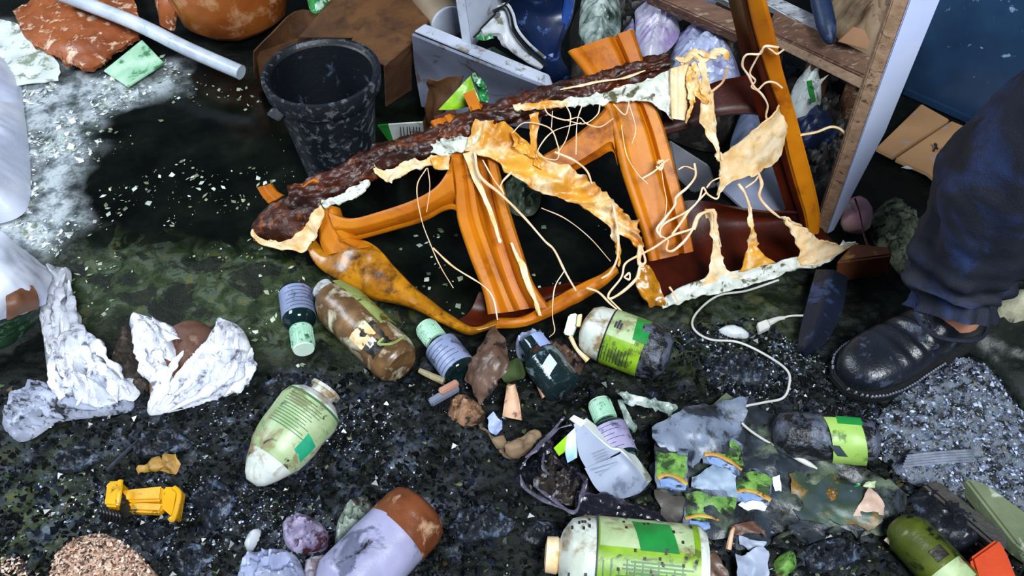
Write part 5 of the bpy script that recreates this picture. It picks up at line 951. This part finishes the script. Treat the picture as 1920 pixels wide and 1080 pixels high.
at('card_sheet', patch([[(1482, 890, .012), (1560, 890, .012), (1640, 920, .012)], [(1480, 930, .012), (1560, 940, .014), (1650, 960, .012)], [(1500, 975, .008), (1580, 980, .01), (1640, 990, .008)]], 22, 18, .003, None, .008, 22, 84, .01), M('sodden_print', '#3c4858', '#2c3c2c', 12, .45, .2, 70, dirt='#7a5a24', damt=.3, dscale=16, c3='#3c5c50'), 'sodden dark printed sheet at the right below the labelled black bottle', 'paper')
at('paper_scrap', patch([[(1628, 915, .02), (1634, 920, .02)], [(1612, 945, .02), (1652, 935, .02)], [(1602, 965, .015), (1656, 968, .015)]], 10, 12, .002, None, .006, 40, 85, .004), M('pinkish_paper', '#c2a694', '#a88c7a', 20, .5, .1), 'pointed pinkish paper scrap on the sodden sheet', 'paper')
at('paper_scrap', patch([[(1375, 1040, .02), (1430, 1025, .022)], [(1380, 1065, .02), (1442, 1045, .025)], [(1390, 1100, .015), (1440, 1095, .015)]], 12, 12, .003, None, .012, 30, 86, .005), MT['carton_grey'], 'grey-white paper corner at the bottom edge right of the big lime bottle', 'paper')
at('paper_scrap', patch([[(1448, 895, .016), (1462, 890, .016)], [(1450, 910, .016), (1466, 915, .016)], [(1455, 925, .01), (1462, 930, .01)]], 8, 8, .002, None, .006, 50, 87), MT['paper_white'], 'small white paper flake right of the sodden cartons', 'paper')
at('leaf', mound([(1450, 1050), (1480, 1030), (1495, 1050), (1485, 1075), (1455, 1078)], .02, .004, .015, .012, 50, 88), MT['grass_print'], 'clump of bright green leaf at the bottom edge', 'leaf')
at('twig', tube([(1366, 1030, .02), (1372, 1000, .03), (1376, 990, .03)], [.004, .003, .002], 16, 6, .2), MT['stick'], 'short pale twig upright beside the black bag tail', 'twig')
at('cigarette_end', tube([(1660, 1010, .014), (1672, 1020, .014), (1682, 1024, .014)], [.003, .003, .004], 12, 8, .2), MT['melt_pale'], 'tiny cream stub near the dark olive bottle', 'stub')
at('timber', prism([(1808, 895, .03), (1850, 905, .03), (1960, 985, .03), (1960, 1060, .03), (1905, 1020, .03)], (0, 0, -.03), .004), M('greenish_timber', '#6f7a5c', '#4c563e', 8, .6, .3, 60, dirt='#a3ad9c', damt=.25), 'pale greenish timber at the right edge below the gritty slab', 'timber')
at('timber', prism([(1728, 905, .025), (1760, 898, .03), (1900, 1010, .02), (1880, 1035, .015)], (0, 0, -.02), .004), M('dark_timber', '#28241e', '#161410', 10, .6, .3), 'dark wet timber running beside the pale greenish timber', 'timber')
at('dark_rag', mound([(1700, 935), (1740, 910), (1790, 945), (1840, 1000), (1800, 1030), (1745, 990)], .03, .004, .03, .01, 26, 89, (-.6, .09, .03, .012), crumple=(.014, 40)), M('black_wet_rag', '#12131a', '#1e2028', 20, .35, .3, dirt='#4a5468', damt=.22), 'black wet rag next to the dark timber', 'rag')
at('orange_block', prism([(1820, 1045, .04), (1872, 1008, .045), (1888, 1030, .045), (1915, 1100, .04), (1835, 1100, .035)], (0, 0, -.04), .004), M('orange_red_plastic', '#c8461a', '#a83410', 10, .4, .08, dirt='#7c2a12', damt=.25), 'orange-red plastic block in the bottom right corner', 'block')
# cables
MT['cable'] = M('white_cable', '#cfcdc6', '#b0aea8', 20, .4, .05)
cbz = empty('cable', P(1530, 878, 0), 'long white cable looping from under the chair to a bare plug end on the cartons', 'cable')
obj('cord', tube([(1460, 525, .03), (1400, 545, .02), (1345, 555, .012), (1305, 588, .01), (1300, 615, .01), (1330, 636, .01), (1385, 642, .01), (1440, 668, .012), (1476, 695, .014), (1480, 720, .014), (1468, 746, .014), (1430, 755, .014), (1392, 764, .016), (1384, 782, .016), (1405, 806, .018), (1450, 835, .016), (1490, 856, .014)], .0020, 200, 8), MT['cable'], cbz)
obj('plug', tube([(1486, 854, .015), (1500, 861, .014), (1518, 871, .012), (1532, 879, .01)], [.0035, .0045, .0042, .0015], 24, 10), MT['cable'], cbz)
us = empty('plug_lead', P(1440, 610, 0), 'flat white plug on a thin lead beside the navy flap', 'cable')
obj('plug', prism([(1420, 605, .02), (1438, 598, .022), (1445, 612, .02), (1424, 622, .018)], (0, 0, -.01), .001), MT['cable'], us)
obj('sleeve', tube([(1440, 606, .018), (1458, 598, .018), (1470, 596, .016)], [.006, .004, .003], 14, 8), MT['cable'], us)
obj('cord', tube([(1468, 596, .016), (1485, 592, .014), (1520, 592, .012)], .0018, 20, 6), MT['cable'], us)
at('white_scrap', mound([(1345, 618), (1370, 608), (1402, 622), (1400, 632), (1370, 630)], .01, .004, .01, .006, 60, 90), MT['off_white'], 'crumbly white scrap on the mud inside the cable loop', 'scrap')
# ------------------------------------------------------------ left foreground: rags, toy, sawdust, wrappers
MT['rag'] = M('white_cotton_rag', '#f0f2f8', '#d6dbea', 20, .8, .4, 160, dirt='#6e6a78', damt=.27, dscale=40, sharp=.15, mud=.06, mscale=30, mcol='#2c2620')
rg1 = empty('rag', P(150, 690, 0), 'crumpled white rag trailing down from the white bag at the left', 'rag')
obj('cloth', mound([(62, 545), (95, 510), (128, 502), (132, 530), (122, 560), (150, 590), (152, 625), (195, 640), (200, 670), (225, 690), (262, 715), (255, 745), (215, 765), (165, 770), (110, 762), (92, 720), (86, 680), (80, 630), (72, 590)], .03, .0026, .03, .005, 20, 91, [(-1.35, .14, .022, .018), (-.9, .09, .03, .01)], crumple=(.003, 26), crease=(-1.35, .16, .03, .02)), MT['rag'], rg1)
obj('cloth', mound([(8, 770), (30, 735), (80, 715), (110, 745), (170, 765), (245, 750), (240, 770), (180, 780), (110, 790), (60, 820), (30, 825), (5, 800)], .016, .0026, .02, .006, 30, 92, [(.3, .08, .016, .014), (1.2, .06, .02, .006)], crumple=(.006, 50), crease=(.3, .08, .022, .014)), M('soiled_rag', '#b9bfd2', '#8e95aa', 26, .8, .3, 200, dirt='#2c3038', damt=.34, dscale=40, mud=.2), rg1, label='soiled lower end of the rag')
rg2 = empty('rag', P(350, 700, 0), 'bunched white rag with a brown lining, right of the trailing rag', 'rag')
obj('cloth', mound([(242, 610), (262, 592), (300, 602), (335, 620), (345, 650), (330, 690), (320, 735), (290, 770), (275, 770), (285, 720), (265, 680), (250, 645)], .026, .0026, .025, .005, 22, 93, [(-.9, .11, .02, .018), (.4, .08, .026, .008)], crumple=(.003, 28), crease=(-.9, .12, .028, .018)), MT['rag'], rg2)
obj('cloth', mound([(395, 625), (418, 604), (450, 612), (470, 650), (474, 700), (465, 720), (430, 745), (370, 758), (300, 775), (278, 772), (310, 735), (350, 690), (380, 660)], .032, .0026, .03, .005, 20, 94, [(1.15, .14, .022, .018), (.5, .1, .028, .01)], crumple=(.003, 26), crease=(1.15, .16, .03, .022)), MT['rag'], rg2)
obj('lining', mound([(278, 690), (305, 660), (335, 680), (318, 725), (292, 768), (280, 740)], .022, .004, .02, .008, 26, 95), MT['brown_stain'], rg2, label='brown lower lining of the rag')
obj('lining', mound([(320, 615), (360, 600), (396, 615), (398, 645), (375, 670), (340, 690), (322, 660)], .02, .004, .02, .008, 26, 95), M('brown_lining', '#6d4a38', '#523428', 14, .7, .2, dirt='#8a6a58', damt=.25), rg2, label='brown lining of the rag')
for i, (o_, pts) in enumerate([(rg1, [(122, 508), (104, 560), (108, 640), (102, 715), (125, 762)]), (rg1, [(128, 524), (142, 585), (150, 640), (170, 700), (150, 762)]), (rg1, [(146, 610), (182, 652), (212, 690), (246, 735)]), (rg1, [(90, 560), (98, 620), (128, 690), (112, 750)]), (rg1, [(158, 668), (196, 705), (222, 752)]), (rg1, [(20, 760), (70, 735), (110, 752), (180, 768)]), (rg1, [(18, 800), (50, 770), (95, 772), (120, 785)]),
                         (rg2, [(252, 602), (295, 618), (338, 640)]), (rg2, [(255, 618), (266, 680), (290, 730), (288, 768)]), (rg2, [(338, 655), (322, 700), (300, 755)]), (rg2, [(275, 640), (300, 680), (306, 730)]), (rg2, [(425, 612), (402, 652), (368, 705), (305, 758)]), (rg2, [(450, 622), (438, 685), (395, 730), (325, 765)]), (rg2, [(466, 655), (464, 705), (428, 742)]), (rg2, [(400, 640), (385, 690), (340, 735)])]):
    rr_ = [.001, .008 + .004 * ((i * 7) % 3) / 2, .006, .009, .001]
    obj('fold', tube([(p[0] + 6 * math.sin(i * 3 + q * 2), p[1] + 5 * math.cos(i * 5 + q * 3), (.026 + .006 * ((i + q) % 2)) * (1 if 0 < q < len(pts) - 1 else .7)) if i not in (5, 6) else (p[0], p[1], .018) for q, p in enumerate(pts)], rr_, 60, 14, .9, 300 + i, .6), MT['rag'] if i not in (5, 6) else bpy.data.materials['soiled_rag'], o_)
at('dark_rag', mound([(205, 680), (222, 635), (245, 608), (262, 660), (280, 720), (255, 735), (222, 710)], .025, .0035, .02, .012, 30, 96, crumple=(.012, 40)), M('brown_dark_rag', '#33291f', '#1f1914', 20, .7, .4, dirt='#57483a', damt=.3), 'dark brown clump between the two white rags', 'rag')
# yellow toy
MT['yellow'] = M('yellow_plastic', '#e6ae12', '#d0960c', 14, .35, .06, dirt='#4c3608', damt=.26, dscale=40)
ty = empty('toy_part', P(265, 935, 0), 'yellow plastic axle piece of a toy in the black mud', 'toy')
obj('end_plate', prism([(200, 902, .045), (226, 900, .045), (220, 950, .035), (194, 948, .035)], (0, .004, -.03), .003), MT['yellow'], ty)
obj('end_plate', prism([(305, 912, .045), (336, 912, .045), (326, 972, .03), (300, 950, .035)], (0, .004, -.03), .003), MT['yellow'], ty)
obj('flange', tube([(226, 901, .048), (224, 922, .046), (220, 948, .04)], .0038, 14, 8), MT['yellow'], ty)
obj('flange', tube([(326, 914, .05), (336, 925, .048), (332, 950, .042), (324, 974, .034), (318, 970, .036)], .0038, 24, 8), MT['yellow'], ty)
obj('axle', prism([(226, 918, .03), (305, 910, .03), (302, 938, .03), (230, 940, .03)], (0, 0, -.02), .003), MT['yellow'], ty)
obj('axle', block((224, 948, .028), (304, 952, .028), .014, .014, .003), MT['yellow'], ty)
obj('mud_clod', mound([(222, 925), (240, 920), (252, 950), (250, 962), (226, 965)], .02, .004, .012, .01, 60, 97, base=.02), MT['grime'], ty)
for i in range(7):
    obj('thread', tube([P(186 + i * 6, 950 + i * 1.5, .02), P(190 + i * 6, 962 + i * 1.5, .024), P(188 + i * 6, 972 + i * 1.5, .01)], .002, 10, 6), MT['black'], ty)
at('tan_scrap', patch([[(262, 880, .02), (282, 868, .03), (300, 878, .025)], [(285, 885, .025), (305, 868, .04), (330, 890, .03)], [(310, 855, .04), (325, 850, .045), (340, 870, .035)]], 16, 16, .004, None, .01, 50, 98, .004), M('mustard_rotten_skin', '#b48a3c', '#8a6830', 30, .5, .3, dirt='#4c3c1c', damt=.3), 'mustard brown crumpled skin above the yellow toy piece', 'skin')
at('black_fringe', join(*[tube([P(200 + i * 5, 882 - i * 5, .02), P(222 + i * 5, 862 - i * 5, .022), P(240 + i * 4, 845 - i * 4, .014)], .0024, 12, 5) for i in range(6)]), M('dark_grey_rubber', '#2c3240', '#1c2028', 20, .35, .2), 'ribbed dark grey rubber scrap above the yellow toy', 'rubber')
# sawdust
rgn = np.random.default_rng(5); polyS = [(90, 1085), (105, 1040), (140, 1010), (190, 1000), (240, 1022), (280, 1060), (290, 1100), (90, 1100)]
sdm = mound(polyS, .03, .004, .05, .006, 60, 99)
at('sawdust_heap', sdm, M('pinkish_sawdust', '#cfae98', '#a8846c', 60, .8, .6, 300, dirt='#5c4436', damt=.33, dscale=110), 'heap of pinkish sawdust at the bottom left edge', 'sawdust', kind='stuff')
chips('sawdust_flakes', 'loose pinkish sawdust flakes on the heap at the bottom left', [(polyS, .8), ([(-20, 1020), (80, 1060), (60, 1100), (-20, 1100)], .2)], 2600, (.0012, .004), .5, ['#d8b8a2', '#b98f76', '#ecd6c4', '#6c4a38', '#3a2a22'], 77, .7, over=sdm[0])
# wrappers
MT['foil_purple'] = M('purple_foil_wrapper', '#b7aecb', '#5c4c6a', 34, .25, .5, 60, dirt='#3a1c22', damt=.36, dscale=30)
at('foil_wrapper', mound([(528, 985), (560, 965), (590, 970), (615, 1000), (608, 1030), (560, 1035), (535, 1020)], .03, .003, .02, .008, 40, 101, (.8, .06, .02, .01), crumple=(.016, 50)), MT['foil_purple'], 'crumpled dark purple foil wrapper left of the lilac bottle', 'wrapper')
at('foil_wrapper', mound([(630, 985), (650, 945), (685, 932), (700, 955), (690, 1000), (650, 1030), (628, 1025)], .03, .003, .02, .008, 40, 102, (.8, .06, .02, .01), crumple=(.014, 45)), M('pale_green_wrapper', '#a8b4a6', '#5c6860', 30, .3, .4, dirt='#2a2022', damt=.34, dscale=26), 'crumpled pale green wrapper against the lilac bottle', 'wrapper')
at('foil_wrapper', mound([(455, 1050), (480, 1035), (540, 1032), (565, 1060), (565, 1100), (450, 1100)], .03, .003, .02, .008, 30, 103, (1.2, .07, .025, .012), crumple=(.016, 45)), MT['bag_clear'], 'crumpled grey-white wrapper at the bottom edge', 'wrapper')
at('foil_wrapper', mound([(570, 1050), (605, 1040), (640, 1050), (620, 1095), (575, 1100)], .02, .003, .02, .008, 40, 104, (.6, .06, .02, .01), crumple=(.014, 50)), M('brown_white_wrapper', '#b9b4c4', '#6a4a34', 30, .35, .4, dirt='#241c1c', damt=.33), 'brown and white wrapper beside the end of the lilac bottle', 'wrapper')
at('pale_pebble', mound([(455, 1020), (470, 995), (488, 992), (485, 1010), (468, 1035)], .015, .004, .01, .004, 50, 105), MT['off_white'], 'pale elongated pebble above the grey-white wrapper', 'pebble')
# stones and clods in the mud
clod = M('dark_clod', '#14181e', '#232a34', 26, .45, .6, 120, dirt='#55647c', damt=.27, dscale=60)
for i, (cx, cy, rx, ry, lb) in enumerate([(560, 715, 60, 18, 'dark bluish mud clod between the two big left bottles'), (300, 830, 55, 28, 'dark clod below the bunched white rag'), (140, 860, 45, 22, 'grey mud clod above the yellow toy, to the left'), (400, 945, 40, 40, 'dark clod between the yellow toy and the cream bottle'), (290, 1010, 40, 28, 'dark clod below the yellow toy'), (1390, 690, 55, 30, 'dark mud clod inside the upper cable loop'), (1020, 1000, 40, 30, 'dark clod between the black bag and the big lime bottle'), (900, 980, 60, 40, 'low dark clod right of the lilac bottle'), (1560, 1040, 60, 30, 'dark clod near the bottom edge at the right'), (360, 1050, 40, 28, 'dark blue clod beside the sawdust heap')]):
    ol_ = [(cx + rx * math.cos(t) * (1 + .25 * math.sin(3 * t + i)), cy + ry * math.sin(t) * (1 + .25 * math.cos(2 * t + i))) for t in np.linspace(0, 2 * math.pi, 10)[:-1]]
    at('mud_clod', mound(ol_, .014, .003, .02, .012, 45, 110 + i, crumple=(.012, 50), fine=(.006, 120)), clod, lb, 'clod')

MT['rust_scrap'] = M('rust_brown_scrap', '#5a3a2a', '#3c2418', 20, .5, .3, dirt='#1a1210', damt=.4)
at('scrap', patch([[(1300, 1040, .03), (1340, 1030, .03)], [(1302, 1075, .02), (1362, 1068, .02)], [(1310, 1100, .01), (1370, 1098, .01)]], 12, 12, .003, None, .012, 35, 201, .004), MT['shard'], 'muddy brown wedge of card right of the big lime bottle', 'cardboard')
at('scrap', patch([[(1366, 985, .02), (1410, 978, .02), (1438, 992, .02)], [(1372, 1005, .012), (1415, 1000, .016), (1440, 1008, .012)]], 14, 8, .003, None, .008, 40, 202, .004), MT['rust_scrap'], 'rust-brown strip of card below the sodden green cartons', 'cardboard')
at('scrap', patch([[(1385, 1004, .016), (1408, 1012, .02), (1436, 1016, .016)], [(1388, 1020, .012), (1410, 1030, .014), (1430, 1030, .01)]], 14, 8, .002, None, .008, 50, 203, .004), MT['carton_grey'], 'crumpled pale paper sliver under the rust-brown strip', 'paper')
at('scrap', patch([[(1385, 945, .016), (1420, 940, .018), (1440, 950, .016)], [(1392, 955, .012), (1420, 956, .014), (1438, 958, .012)]], 12, 8, .002, None, .008, 50, 204, .004), MT['paper_white'], 'pale torn edge of card below the dark sodden carton', 'paper')
at('scrap', patch([[(1625, 905, .02), (1642, 902, .02)], [(1618, 912, .016), (1640, 916, .016)]], 8, 8, .002, None, .004, 50, 205, .003), MT['cream_label'], 'small pale green flake above the pinkish paper scrap', 'paper')
at('leaf', mound([(1545, 905), (1570, 915), (1580, 945), (1555, 965), (1535, 940)], .012, .003, .01, .008, 60, 206, crumple=(.006, 70)), M('orange_rot', '#8a5a1c', '#5c4a1c', 30, .4, .3, mud=.3), 'orange-brown rotten leaf on the sodden sheet', 'leaf')
at('leaf', mound([(1580, 912), (1610, 905), (1618, 930), (1595, 948), (1578, 935)], .012, .003, .01, .008, 60, 207, crumple=(.006, 70)), MT['moss_leaf'], 'dark green crumpled leaf beside the orange-brown leaf', 'leaf')
